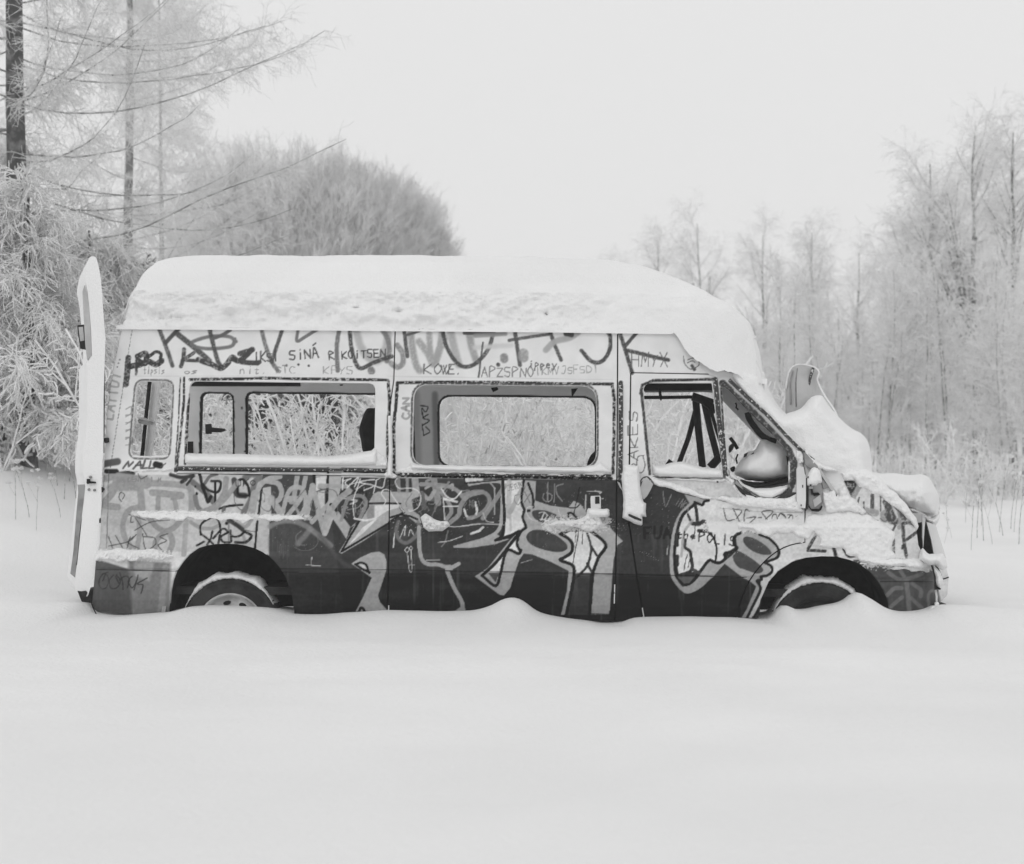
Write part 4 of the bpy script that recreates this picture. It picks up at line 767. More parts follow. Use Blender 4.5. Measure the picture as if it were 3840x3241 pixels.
# ---- nearside odds and ends: hanging trim sheathed in snow, mirror mount, pillar flange
blob('hanging_pillar_trim', 'S 2335,1745 2395,1745 2398,1790 5 355,150 370,240 395,300 418,320 418,465 375,460 385,565 290,540 165,470 165,380 160,200 150,60', -.03, .07, R=14, amp=2, step=3, sm=False, noise=.15)
slab('5 222,440 240,436 300,462 370,492 368,515 290,490 228,458', -.115, .012, 'trim_slot', M['dark'])
fl = slab('6 612,60 630,20 690,40 700,110 712,130 712,400 705,490 640,480 612,400', -.045, .03, 'pillar_flange', M['white'])
for s in ['6 672,232 681,230 682,262 673,262', '6 655,448 664,446 664,468 655,468']: slab(s, -.05, .01, 'slot', M['black'], fl)
mm = slab('6 722,200 760,170 850,170 885,240 898,380 890,470 860,510 780,505 750,470 722,455', -.02, .05, 'mirror_mount', M['grey'])
slab('6 715,160 742,150 742,450 725,470 712,520', -.035, .03, 'mount_gasket', M['dark'], mm); slab('6 740,445 770,495 860,495 885,460 897,470 880,510 850,528 780,522 745,480', -.03, .02, 'mount_gasket', M['black'], mm)
slab('6 790,320 850,315 870,340 800,355', -.03, .012, 'mount_hole', M['black'], mm); slab('6 760,255 780,250 800,340 775,340', -.03, .012, 'mount_hole', M['dark'], mm)
slab('6 790,400 870,340 885,420 810,480', -.03, .012, 'mount_plate', M['silver'], mm); slab('6 745,250 790,250 790,275 745,275', -.032, .012, 'mount_plate', M['steel'], mm)
bar('mount_cable', '6 735,140 760,180 765,245', -.07, -.07, .006, M['dark'], mm)
blob('mirror_mount_snow', '6 735,120 770,55 810,38 850,60 880,120 890,200 850,215 830,235 760,240 722,230', -.03, .07, R=16, amp=1, step=3)
slab('6 840,60 870,50 1070,335 1060,355 1030,350', -.01, .03, 'wing_strut', M['silver']); slab('6 885,165 960,240 970,260 905,282 888,200', .0, .02, 'strut_gusset', M['grey']); slab('6 1022,325 1050,330 1055,355 1035,358', -.02, .015, 'strut_foot', M['black'])
slab('D 1575,1310 1600,1330 1700,1440 1750,1500 1764,1530 1700,1500 1590,1420', .01, .03, 'wing_strut', M['grey'])
slab('5 1395,50 1430,60 1490,150 1525,240 1480,215 1455,190 1400,110', -.03, .02, 'window_corner_plate', M['dark']); slab('5 1410,55 1470,120 1490,165 1400,100', -.035, .02, 'corner_plate_face', M['grey'])
slab('5 350,100 385,45 430,30 500,105 470,170 430,240 395,275 370,240 358,180', -.03, .02, 'bent_trim', M['silver']); strip('bent_trim_edge', '5 350,130 380,50 430,30 470,60', 8, -.05, .02, M['frostdark'])
slab('5 100,60 150,70 182,112 165,120 120,80', -.03, .02, 'bent_trim', M['black']); slab('5 100,75 130,90 165,190 130,140', -.025, .02, 'bent_trim', M['silver'])
for s in ['5 990,160 1060,160 1060,208 990,208', '5 1270,230 1345,230 1345,275 1270,275']:
    q = pts(s); tube('pressed_mark', W(*np.vstack([q, q[:1]]).T, S(q[:, 0].mean(), q[:, 1].mean()) - .002), .002, M['white'], fd, 4)
slab('D 1215,100 1,1' if False else 'D 855,1555 868,1553 870,1566 857,1568', -.02, .01, 'screw_hole', M['black'])
bar('torn_wire', '7 745,1120 775,1200 785,1300 790,1390', .0, .02, .006, M['dark']); blob('fog_lamp_snow', '7 760,1110 800,1150 840,1200 865,1260 868,1320 830,1378 800,1340 785,1260', .02, .08, R=18, amp=2, step=3)
slab('7 790,1340 820,1360 850,1375 840,1390 800,1378', .0, .04, 'fog_lamp_rim', M['black']); strip('bumper_split', '7 770,1110 820,1160 850,1230 865,1270 935,1250', 4, -.01, .02, M['black'])
blob('hanging_lamp_remains', '7 725,1610 740,1575 780,1560 775,1530 805,1520 830,1535 810,1580 770,1600 745,1630', -.03, .03, R=10, amp=1, step=3); bar('torn_wire', '7 790,1390 800,1460 800,1530', .0, -.02, .007, M['steel'])
slab('7 800,1560 920,1550 940,1568 935,1580 880,1580 810,1600', .1, .15, 'tow_bracket', M['dark'])
bar('fallen_wiper', 'E 490,850 510,835', .2, .2, .006, M['black'])

# ---- snow on the van
def zline(plist, y):
    p = pts(plist); w = W(p[:, 0], p[:, 1], y); return w[:, 0], w[:, 2]
gx, gz = zline('S 452,1228 1000,1231 1500,1235 2000,1239 2546,1246 2900,1251', .17)
lx, lz = zline('S 452,1228 1000,1231 1500,1235 2000,1239 2530,1246 2570,1300 2610,1350 2680,1388 2770,1408 2860,1440', .12)
tx = zline('S 452,1240 458,1195 474,1140 496,1095 508,1060 528,1020 556,986 600,960 680,949 1000,944 1800,944 2280,968 2400,1000 2480,1030 2640,1104 2740,1163 2780,1190', .24)[0]; _, tz = zline('S 452,1240 458,1195 474,1140 496,1095 508,1060 528,1020 556,986 600,960 680,949 1000,944 1800,944 2280,968 2400,1000 2480,1030 2640,1104 2740,1163 2780,1190', .55)
t2x, t2z = zline('S 2815,1212 2835,1262 2852,1320 2862,1380 2866,1425', .3); tx = np.concatenate([tx, t2x]); tz = np.concatenate([tz, t2z])
X = np.concatenate([np.linspace(tx[0], tx[0] + .3, 46), np.linspace(tx[0] + .31, tx[-1] - .2, 330), np.linspace(tx[-1] - .19, tx[-1], 60)])
e = np.concatenate([np.linspace(0, .12, 44), np.linspace(.125, .745, 62)]); e = np.concatenate([e, 1.49 - e[::-1][1:]]); Yr = .15 + e
XX, YY = np.meshgrid(X, Yr)
ed = np.minimum(YY - .15, 1.64 - YY)
lz = lz + 0; sec = np.interp(ed, [0, .015, .04, .07, .095, .11, .125, .16, .2, .3, .45, .65, .8], [-.01, .04, .12, .20, .25, .262, .27, .315, .385, .475, .54, .585, .60])
n1 = fbm(XX * 6 + 2 * fbm(XX * 3, sec * 4, 5), sec * 11, 21, 5); n2 = fbm(XX * 24, sec * 30, 31, 4)
gb = np.interp(XX, gx, gz); lb = np.interp(XX, lx, lz) + (fbm(XX * 16, XX * 0, 91, 3) - .5) * .05 * (XX > x_(2530)); fr = np.clip((XX - x_(2520)) / .25, 0, 1)
Zc = gb + sec - (gb - lb) * (1 - np.clip(ed / .05, 0, 1)) ** 1.0; Zt = np.interp(XX + np.where(XX > 0, .06, -.05) * (1 - np.clip(ed / .22, 0, 1)) ** 2, tx, tz)
kk = .03; hh = np.clip(.5 + .5 * (Zt - Zc) / kk, 0, 1); Z = Zt * (1 - hh) + Zc * hh - kk * hh * (1 - hh)
steep = np.clip(1 - (ed - .09) / .05, 0, 1) * np.clip(ed / .02, 0, 1)
fade = np.clip((np.interp(2500, [0, 4000], [x_(0), x_(4000)]) - XX) / .8, .25, 1)
YY = YY - np.sign(.9 - YY) * steep * ((n1 - .5) * .13 + (n2 - .5) * .05) * fade
Z = Z + (n1 - .5) * .02 * np.clip(ed / .1, 0, 1)
YY = YY - np.sign(.9 - YY) * fr * .085 * (1 - np.clip(ed / .2, 0, 1)) * np.clip((tx[-1] - .03 - XX) / .2, 0, 1)
for (px, py, rx, rz, dp) in [(625, 1190, 70, 26, .03), (530, 1206, 20, 8, .03), (1495, 1167, 16, 7, .05), (2050, 1178, 10, 12, .04), (1335, 1155, 12, 4, .03)]:
    c = W(px, py, .2); q = ((XX - c[0]) / (rx * .0017)) ** 2 + ((Z - c[2]) / (rz * .0017)) ** 2
    rg = np.exp(-q) * (YY < .9) * (Z > 1.7); YY = YY + rg * dp * (.4 + 1.2 * vnoise(XX * 90, Z * 90, 8))
nY, nX = XX.shape; i = np.arange(nY - 1)[:, None] * nX; j = np.arange(nX - 1)[None]
Fr = np.stack([i + j, i + j + 1, i + nX + j + 1, i + nX + j], -1).reshape(-1, 4)
rs = part(obj('roof_snow', np.stack([XX, YY, Z], -1).reshape(-1, 3), [Fr], M['snow']))
for s in ['B 1275,135 1310,132 1350,140 1335,158 1305,163 1285,150', 'C 975,150 990,140 1005,160 1015,190 1000,200 988,180', 'B 925,120 980,122 960,128']:
    slab(s, .22, .05, 'roof_mark', M['grey'])
# the roof shell itself under the snow
part(obj('roof', np.stack([XX[::3, ::4], .9 + (YY[::3, ::4] - .9) * .93, Z[::3, ::4] - .03], -1).reshape(-1, 3), [(lambda a, b: np.stack([np.arange(a - 1)[:, None] * b + np.arange(b - 1)[None], np.arange(a - 1)[:, None] * b + np.arange(b - 1)[None] + 1, np.arange(1, a)[:, None] * b + np.arange(b - 1)[None] + 1, np.arange(1, a)[:, None] * b + np.arange(b - 1)[None]], -1).reshape(-1, 4))(*XX[::3, ::4].shape)], M['white']))
# snow over the front of the roof, down the side and the screen
wx, wz = zline('S 2700,1390 2745,1404 3007,1676 3110,1752 3160,1775', .15)
bxs = np.linspace(wx[0] + .02, wx[-1], 120); e = np.concatenate([np.linspace(0, .2, 40), np.linspace(.22, .72, 18)]); e = np.concatenate([e, 1.44 - e[::-1][1:]])
XX, EE = np.meshgrid(bxs, e); ed = np.minimum(EE, 1.44 - EE); YY = .14 + EE
th = np.interp(XX[0], zline('S 2700,1390 2790,1430 2860,1500 2950,1560 3060,1640 3160,1700', .15)[0], [.02, .10, .085, .08, .11, .13])[None]
u = np.clip(ed / .16, 0, 1); n1 = fbm(XX * 14, ed * 22, 41, 4)
Z = np.interp(XX, wx, wz) + .0 + th * np.sqrt(u * (2 - u)) * (.8 + .4 * n1) ; YY = YY - np.sign(.86 - YY) * (1 - u) * (n1 - .3) * .07
nY, nX = XX.shape; i = np.arange(nY - 1)[:, None] * nX; j = np.arange(nX - 1)[None]
part(obj('windscreen_snow', np.stack([XX, YY, Z], -1).reshape(-1, 3), [np.stack([i + j, i + j + 1, i + nX + j + 1, i + nX + j], -1).reshape(-1, 4)], M['snow']))
# bent bonnet with snow lying against it
def curl(px, py): return .95 - .16 * np.sqrt(np.clip(1 - ((px - 3010) / 75) ** 2, 0, 1)) + .1 * np.clip((px - 3045) / 20, 0, 1)
hp = pts('E 105,775 104,570 125,450 165,387 230,370 330,390 376,432 364,480 370,520 420,620 400,700 210,760')
hood = panel('bent_bonnet', hp, depth=curl, thick=.03, mat=M['silver'], step=4)
strip_ = tube('bonnet_edge', W(*smooth(pts('E 104,570 125,450 165,387 230,370 330,390 376,432 364,480 370,520 420,620 500,740 530,800'), 4).T, .84), .007, M['snow'], hood)
bar('bonnet_fold', 'E 330,395 300,500 285,600 270,690', .78, .84, .010, M['frostdark'], hood)
for s_ in ['E 160,420 140,520 145,700', 'E 200,400 185,520 190,720', 'E 250,390 235,520 240,690']: bar('bonnet_rib', s_, .80, .80, .006, M['grey'], hood)
blob('bonnet_snow', 'S 2864,1395 2874,1440 2905,1500 2944,1549 2960,1547 2990,1538 3013,1522 3036,1495 3056,1484 3082,1485 3100,1508 3136,1556 3190,1604 3236,1631 3258,1667 3266,1708 3268,1760 3290,1800 3270,1830 3200,1825 3140,1815 3070,1790 2985,1725 2885,1620 2780,1505 2720,1420 2760,1350 2830,1380', .80, .70, R=38, amp=.6, step=5, noise=.018, power=.35)
strip_ = bar('snow_covered_stay', 'E 485,800 500,880 520,960', .3, .22, .008, M['silver'])
blob('engine_bay_snow', 'S 3154,1790 3220,1772 3265,1768 3299,1776 3354,1775 3408,1782 3458,1780 3485,1794 3505,1826 3519,1857 3520,1905 3515,1940 3470,1935 3420,1930 3380,1920 3300,1870 3210,1830', .85, .62, R=60, amp=.6, step=5, noise=.08, power=.38)
blob('front_lip_snow', 'E 1080,1560 1150,1540 1250,1600 1300,1640 1360,1600 1375,1500 1372,1640 1340,1700 1280,1690 1240,1640 1170,1610 1110,1600', .5, .3, R=30, amp=.8, step=4)
blob('wing_top_snow', 'E 560,1285 640,1240 760,1235 850,1290 930,1365 1020,1445 1100,1525 1185,1635 1205,1700 1188,1745 1150,1700 1090,1640 1010,1575 930,1530 880,1480 800,1450 760,1400 700,1390 660,1330 600,1345', .075, .085, R=24, amp=3.5, step=3, noise=.25, ns=14, sm=False, power=.3)
patch('wing_snow', '6 -30,660 80,650 200,640 400,620 560,640 690,650 720,600 800,560 905,545 1000,560 1080,520 1200,530 1330,560 1420,560 1520,640 1580,700 1690,760 1700,830 1640,960 1700,1000 1760,1060 1640,1075 1500,1110 1420,1120 1310,1085 1270,1020 1160,1010 1130,930 1010,930 930,900 870,900 860,780 800,760 720,820 560,770 400,760 250,790 100,730 -30,735', .026, 26, 6, .5, 12, seed=8, mat=M['snow'], step=3.5)
patch('wing_snow', '6 900,300 1020,290 1080,340 1130,200 1160,260 1215,370 1290,450 1380,520 1330,560 1200,530 1080,520 920,515 900,430', .035, 14, 5, .5, 12, seed=12, step=3.5)
patch('windscreen_base_snow', 'D 1570,1300 1640,1360 1764,1440 E 500,1235 620,1260 700,1330 600,1330 540,1250 380,1240 300,1190 250,1120', .05, 14, 4, .6, 10, seed=13, step=3)
patch('bumper_snow', '7 -10,1062 150,1060 300,1035 420,1050 640,1045 740,1075 760,1120 735,1160 600,1150 450,1130 300,1130 120,1110 0,1080', .05, 14, 2.5, .5, 12, seed=14, step=3, ledge=.02)
patch('bumper_snow', '7 -10,1110 740,1150 730,1180 600,1185 400,1170 100,1125', .02, 8, 5, .9, 7, seed=15, step=3)
blob('bumper_corner_snow', '7 600,1050 640,930 700,985 770,995 860,985 890,1020 905,1080 915,1140 850,1170 790,1120 740,1130 640,1090', .06, .16, R=26, amp=1, step=3)
patch('rear_ledge_snow', '1 345,975 600,972 800,985 960,1010 1045,1030 1030,1060 900,1085 700,1075 560,1100 400,1090 262,1085 268,1010', .016, 10, 6, 1, 5, seed=16, step=3, ledge=.02)
patch('side_crust', 'S 500,1922 580,1914 722,1918 810,1925 946,1929 1116,1934 1160,1946 1080,1956 950,1950 820,1954 700,1946 600,1946 520,1938', .009, 6, 6, 1, 4, seed=17, step=3)
patch('side_crust', '3 1108,590 1160,548 1250,600 1330,620 1405,632 1432,680 1350,742 1200,745 1140,700', .06, 14, 2, .8, 8, seed=18, step=3)
patch('side_crust', '4 870,668 960,632 1150,618 1240,600 1290,560 1300,500 1440,490 1440,590 1480,680 1400,725 1330,745 1240,722 1100,692 880,695', .045, 12, 2.5, .8, 8, seed=19, step=3)
blob('handle_snow', '4 1305,500 1340,490 1440,495 1530,498 1545,530 1540,575 1440,590 1320,580', -.03, .05, R=10, amp=1, step=3)
patch('side_crust', '1 520,170 600,165 760,180 900,165 1055,160 1050,185 850,190 600,190', .02, 6, 2.5, .9, 8, seed=20, step=3)
patch('side_crust', '1 1230,155 1240,160 1235,150' if False else '3 700,130 770,60 800,100 860,130 830,160 720,150', .03, 8, 2, .6, 8, seed=22, step=3)
patch('door_snow', '5 1180,265 1300,245 1560,250 1764,250 S 2990,1880 3018,1908 3015,1918 2900,1912 2760,1898', .035, 12, 3, .55, 12, seed=23, step=3)
patch('door_snow', '6 0,290 60,340 200,390 380,412 490,390 570,340 612,330 612,410 640,480 690,492 680,505 300,490 0,470', .035, 12, 3, .55, 12, seed=24, step=3)
patch('door_snow', '5 470,20 620,60 900,150 1080,230 1200,270 1050,262 800,200 560,120 500,100 430,20', .02, 10, 2, .5, 12, seed=25, step=3)
for s, sd_n in [('S 2432,1782 2460,1790 2720,1798 2725,1808 2500,1800', 26), ('D 960,1560 1050,1600 1100,1680 1060,1690 990,1620', 27), ('D 1500,1290 1560,1300 1575,1330 1580,1400 1530,1420 1505,1350', 28), ('D 1530,1400 1545,1440 1535,1560 1500,1640 1515,1500', 29)]:
    patch('door_snow', s, .03, 8, 2, .6, 10, seed=sd_n, step=3)
# sills
blob('sill_snow', 'S 690,1700 800,1702 900,1703 1100,1708 1217,1712 1308,1704 1394,1690 1412,1672 1420,1700 1418,1750 1200,1752 900,1749 690,1745', .10, .10, R=20, amp=.8, step=4, sm=False)
blob('sill_snow', 'S 1535,1735 1560,1742 1600,1744 1900,1747 2180,1752 2230,1744 2250,1730 2300,1770 2290,1778 2000,1772 1700,1770 1540,1762', .06, .08, R=10, amp=1.2, step=3, sm=False)
blob('sill_snow', 'S 490,1700 500,1708 560,1711 620,1708 634,1700 632,1716 560,1719 495,1718', .08, .05, R=8, amp=.5, step=3, sm=False)
blob('sill_snow', 'D 318,1395 350,1425 400,1428 480,1400 570,1393 640,1410 740,1440 905,1458 918,1530 700,1528 380,1522 325,1500', .08, .11, R=16, amp=.8, step=3, sm=False)
blob('sill_snow', 'D 945,1450 1000,1500 1080,1580 1170,1615 1300,1610 1452,1590 1450,1620 1400,1665 1310,1705 1200,1690 1080,1620 960,1530', .10, .11, R=14, amp=.8, step=3, sm=False)
for s, sd_n in [('S 1412,1690 1450,1720 1452,1750 1405,1752', 31), ('D 920,1500 1010,1540 990,1600 930,1530', 33), ('3 850,60 1000,20 1100,60 1300,70 1600,70 1764,90 1764,110 1500,105 1200,110 900,110 830,90', 34), ('4 0,60 400,90 620,110 900,110 1200,130 1300,90 1450,60 1560,90 1600,120 1500,125 1000,135 600,125 300,120 0,95', 35)]:
    patch('sill_snow', s, .022, 7, 2.2, .6, 8, seed=sd_n, step=3)
blob('seam_snow', 'S 1454,1560 1468,1560 1472,1700 1470,1780 1480,1790 1450,1790 1458,1700', .0, .03, R=5, amp=1, step=3, sm=False)
# ---------------------------------------------------------------- snow-covered ground
def ss(t): t = np.clip(t, 0, 1); return t * t * (3 - 2 * t)
ct = pts('S 150,2262 285,2262 330,2300 400,2312 470,2311 620,2302 665,2290 720,2281 900,2279 1000,2285 1090,2304 1200,2309 1330,2303 1450,2298 1650,2301 1760,2299 1830,2281 1880,2255 1920,2245 1960,2256 2020,2297 2100,2317 2200,2330 2260,2343 2330,2341 2400,2322 2600,2317 2750,2319 2870,2329 2905,2318 2935,2276 2964,2272 2991,2286 3038,2287 3086,2275 3147,2264 3181,2250 3215,2225 3260,2245 3324,2284 3380,2301 3450,2303 3500,2295 3530,2281 3620,2276 3840,2290')
cs = smooth(ct, 6); cw_ = W(cs[:, 0], cs[:, 1], -.12)
def base_h(x, y):
    h = .32 * ss((y - 1) / 15) + 1.0 * ss((-x - 3.3) / 3.2) * ss((y + 1.5) / 9) + .25 * ss((y - 20) / 40)
    h = h + (fbm(x * .35 + 9, y * .35, 51, 4) - .5) * .16 * ss((np.abs(y + 0) - 1.2) / 3)
    h = h + .018 * np.exp(-((y + 2.25 + .12 * np.sin(x * .9) + .25 * (fbm(x * .6, y * 0, 3) - .5)) / .3) ** 2) + .02 * np.exp(-((y + 1.75 + .1 * np.sin(x * .5)) / .3) ** 2)
    h = h + (fbm(x * 1.6, y * 1.6, 61, 3) - .5) * .03 + (fbm(x * .8 + 4, y * 1.7, 63, 5) - .5) * .07 * ss((-y - 1) / 1.5) + .12 * ss((y - 1.9) / 1.5) * (1 - ss((y - 4) / 5))
    return h
def ground_h(x, y):
    c = np.interp(x, cw_[:, 0], cw_[:, 2]); b = base_h(x, y)
    front = np.exp(-(np.clip(-y - .12, 0, None) / .42) ** 1.6); back = np.exp(-(np.clip(y + .12, 0, None) / .5) ** 2)
    out = ss((x - 2.6) / .8) + ss((-x - 3.75) / .5)
    c = c * (1 - np.clip(out, 0, 1))
    return b + (c - b * .0) * front * back - .22 * ss((y - .35) / .3) * (1 - ss((y - 1.75) / .5)) * (x > -3.4) * (x < 2.3)
def axis(lo, hi, f, mx, g=1.13):
    a = list(np.arange(lo, hi, f)); s = f; v = a[-1]
    while v < mx: s *= g; v += s; a.append(v)
    s = f; v = lo; pre = []
    while v > -mx: s *= g; v -= s; pre.append(v)
    return np.array(pre[::-1] + a)
gxs = axis(-4.6, 4.2, .028, 420); gys = axis(-1.6, .7, .025, 420, 1.05)
GXm, GYm = np.meshgrid(gxs, gys); GZ = ground_h(GXm, GYm)
nY, nX = GXm.shape; i = np.arange(nY - 1)[:, None] * nX; j = np.arange(nX - 1)[None]
g_ = obj('snow_ground', np.stack([GXm, GYm, GZ], -1).reshape(-1, 3), [np.stack([i + j, i + j + 1, i + nX + j + 1, i + nX + j], -1).reshape(-1, 4)], M['ground']); tag(g_, kind='structure')
# ---------------------------------------------------------------- trees
class Tubes:
    def __init__(s): s.V = []; s.F = []; s.n = 0
    def add(s, P, R, k=3):
        """P [m,n,3] centre lines, R [m,n] radii"""
        m, n, _ = P.shape; T = np.gradient(P, axis=1); T /= np.linalg.norm(T, axis=2, keepdims=True) + 1e-9
        ref = np.where(np.abs(T[..., 2:]) > .8, [[[1., 0, 0]]], [[[0, 0, 1.]]]); A = np.cross(T, ref); A /= np.linalg.norm(A, axis=2, keepdims=True) + 1e-9; B = np.cross(T, A)
        a = np.linspace(0, 2 * np.pi, k, endpoint=False)
        V = P[:, :, None] + R[:, :, None, None] * (np.cos(a)[:, None] * A[:, :, None] + np.sin(a)[:, None] * B[:, :, None])
        b = np.arange(m)[:, None, None] * n * k + np.arange(n - 1)[None, :, None] * k; j = np.arange(k)[None, None]; jn = (j + 1) % k
        F = np.stack([b + j, b + k + j, b + k + jn, b + jn], -1).reshape(-1, 4) + s.n
        s.V.append(V.reshape(-1, 3)); s.F.append(F); s.n += m * n * k
    def build(s, name, mat, parent=None): return obj(name, np.vstack(s.V), [np.vstack(s.F)], mat, parent)
def unit(v): return v / (np.linalg.norm(v, axis=-1, keepdims=True) + 1e-9)
def grow(r, P, R, k, t0, t1, length, ang, n=5, curve=0, jit=.15, rad=.5, rmin=.003, av=.21, outward=0, tip=.3, pw=1, az=None):
    """children on every centre line of P: k each, leaving at ang radians; curve bends them up (+) or down (-)"""
    m, N, _ = P.shape; t = t0 + (t1 - t0) * r.random((m, k)) ** pw; f = t * (N - 1); i0 = np.clip(f.astype(int), 0, N - 2); fr = (f - i0)[..., None]
    ii = np.arange(m)[:, None]; st = P[ii, i0] * (1 - fr) + P[ii, i0 + 1] * fr; d = unit(P[ii, i0 + 1] - P[ii, i0]); r0 = (R[ii, i0] * (1 - fr[..., 0]) + R[ii, i0 + 1] * fr[..., 0])
    rv = r.normal(size=(m, k, 3)); perp = unit(rv - (rv * d).sum(-1, keepdims=True) * d); a = ang * (1 + av * r.normal(size=(m, k, 1)))
    D = unit(d * np.cos(a) + perp * np.sin(a)); L = (length(t) if callable(length) else length) * (.7 + .6 * r.random((m, k)))
    st = st.reshape(-1, 3); D = D.reshape(-1, 3); L = L.reshape(-1); q = len(st); out = np.zeros((q, n, 3)); out[:, 0] = st
    for s in range(1, n):
        D = unit(D + np.array([0, 0, curve]) / (n - 1) + r.normal(size=D.shape) * jit); out[:, s] = out[:, s - 1] + D * (L / (n - 1))[:, None]
    rr = np.maximum(r0.reshape(-1, 1) * rad, rmin) * np.linspace(1, tip, n)[None]; rr = np.maximum(rr, rmin * .6)
    return out, rr
def trunk_line(r, h, r0, lean=.02, n=14, wob=.04):
    z = np.linspace(0, h, n); x = np.cumsum(r.normal(0, wob, n)) * .5 + lean * z; y = np.cumsum(r.normal(0, wob, n)) * .5
    return np.stack([x - x[0], y - y[0], z - .0], -1)[None], (r0 * (1 - .88 * (z / h) ** 1.1))[None]
def make_tree(name, parts_, label, cat, loc=(0, 0, 0), rz=0, s=1, group=None):
    e = empty(name, label, cat, loc, group); e.rotation_euler.z = rz; e.scale = (s,) * 3
    for nm, tb, mat in parts_: tb.build(nm, mat, e)
    return e
def copy_tree(o, loc, rz, s, label=None):
    c = o.copy(); col.objects.link(c); c.location = loc; c.rotation_euler.z = rz; c.scale = (s,) * 3
    if label: c['label'] = label
    for ch in list(o.children):
        d = ch.copy(); col.objects.link(d); d.parent = c
    return c
def where(o, px, kind):
    zones = {'bush': [(420, 'frosted bush left of the open rear door of the van'), (700, 'frosted bush seen through the small rear quarter window'), (1450, 'frosted bush seen through the long rear window'), (2300, 'frosted bush seen through the sliding door window'), (3000, 'frosted bush seen through the front door opening'), (9999, 'low frosted bush at the edge of the open snow right of the bonnet')],
             'sapling': [(2000, 'thin frosted sapling hidden low behind the van body'), (2420, 'thin frosted sapling behind the sliding door window'), (2860, 'thin frosted sapling behind the cab and roof slope'), (3270, 'thin frosted sapling behind the bent bonnet'), (3560, 'thin frosted sapling above the snowy engine bay'), (9999, 'thin frosted sapling in the thicket at the right edge')]}[kind]
    for lim, lab in zones:
        if px < lim: o['label'] = lab; o['group'] = lab.replace('frosted bush', 'frosted bushes').replace('sapling', 'saplings'); return o
def at(px, D, dz=-.05):
    w = W(px, 1745, D - 9); return (float(w[0]), float(D - 9), float(base_h(np.array(w[0]), np.array(D - 9.))) + dz)

def larch(seed, h, r0, L1, nb, zmin, ang=1.45, up=.55, k2=34, k3=7, l2=.75, mt='bark', rm=.0045, down=-.5):
    r = np.random.default_rng(seed); T, R = trunk_line(r, h, r0, .0, 20, .03); tr = Tubes(); tr.add(T, R, 10)
    A, RA = grow(r, T, R, nb, zmin, .98, lambda t: L1 * (1.12 - t) + .4, ang, 14, up, .065, .11, .004, av=.07)
    tr2 = Tubes(); tr2.add(A, RA, 4); B, RB = grow(r, A, RA, k2, .08, 1, l2, .9, 4, down, .15, .5, rm, tip=.6); tw = Tubes(); tw.add(B, RB)
    C_, RC = grow(r, B, RB, k3, .1, 1, .2, .8, 3, -.2, .2, .8, rm * .8, tip=.8); tw.add(C_, RC)
    return [('trunk', tr, M[mt]), ('branches', tr2, M['barkf']), ('crown', tw, M['frost'])]
def birch(seed, h, r0, k1=34, k2=14, k3=10, mt='bark', spread=.22, multi=1):
    r = np.random.default_rng(seed); tr = Tubes(); tw = Tubes(); T, R = trunk_line(r, h, r0, r.normal(0, .02), 14, .09); tr.add(T, R, 7)
    if multi > 1:
        T2, R2 = grow(r, T, R, multi, .12, .5, h * .45, .42, 9, .5, .05, .7, .02); tr.add(T2, R2, 5)
    A, RA = grow(r, T, R, k1, .22, .99, lambda t: h * spread * (1.25 - t) + .5, .75, 8, .6, .08, .42, .008); tr.add(A, RA, 3)
    if multi > 1:
        A2, RA2 = grow(r, T2, R2, 9, .2, 1, h * .14, .6, 8, .4, .09, .5, .008); A = np.concatenate([A, A2]); RA = np.concatenate([RA, RA2]); tr.add(A2, RA2, 3)
    B, RB = grow(r, A, RA, k2, .15, 1, h * .075, .7, 5, -.25, .14, .5, .007); tw.add(B, RB); C_, RC = grow(r, B, RB, k3, .1, 1, .42, .6, 3, -.8, .2, .7, .0055, tip=.8); tw.add(C_, RC)
    return [('trunk', tr, M[mt]), ('crown', tw, M['frost'])]
def sapling(seed, h, k1=16, k2=9, k3=4, stems=3, lean=.16, mat='frost'):
    r = np.random.default_rng(seed); tr = Tubes(); tw = Tubes(); n = 8; P = []
    for s in range(stems):
        a = r.random() * 6.28; q = np.linspace(0, 1, n); hh = h * (.65 + .35 * r.random()); P.append(np.stack([np.cos(a) * q * hh * lean * r.random() + r.normal(0, .25), np.sin(a) * q * hh * lean * r.random() + r.normal(0, .25), q * hh], -1) + np.cumsum(r.normal(0, .03, (n, 3)) * [1, 1, 0], 0))
    P = np.array(P); R = np.full((stems, 1), .028) * np.linspace(1, .25, n)[None]; tr.add(P, R, 4)
    A, RA = grow(r, P, R, k1, .12, 1, h * .2, .55, 5, .5, .12, .5, .008); tw.add(A, RA); B, RB = grow(r, A, RA, k2, .1, 1, .5, .6, 4, .0, .2, .7, .0065); tw.add(B, RB)
    C_, RC = grow(r, B, RB, k3, .2, 1, .22, .7, 3, -.2, .2, .8, .0055, tip=.9); tw.add(C_, RC)
    return [('stem', tr, M['barkf']), ('crown', tw, M[mat])]
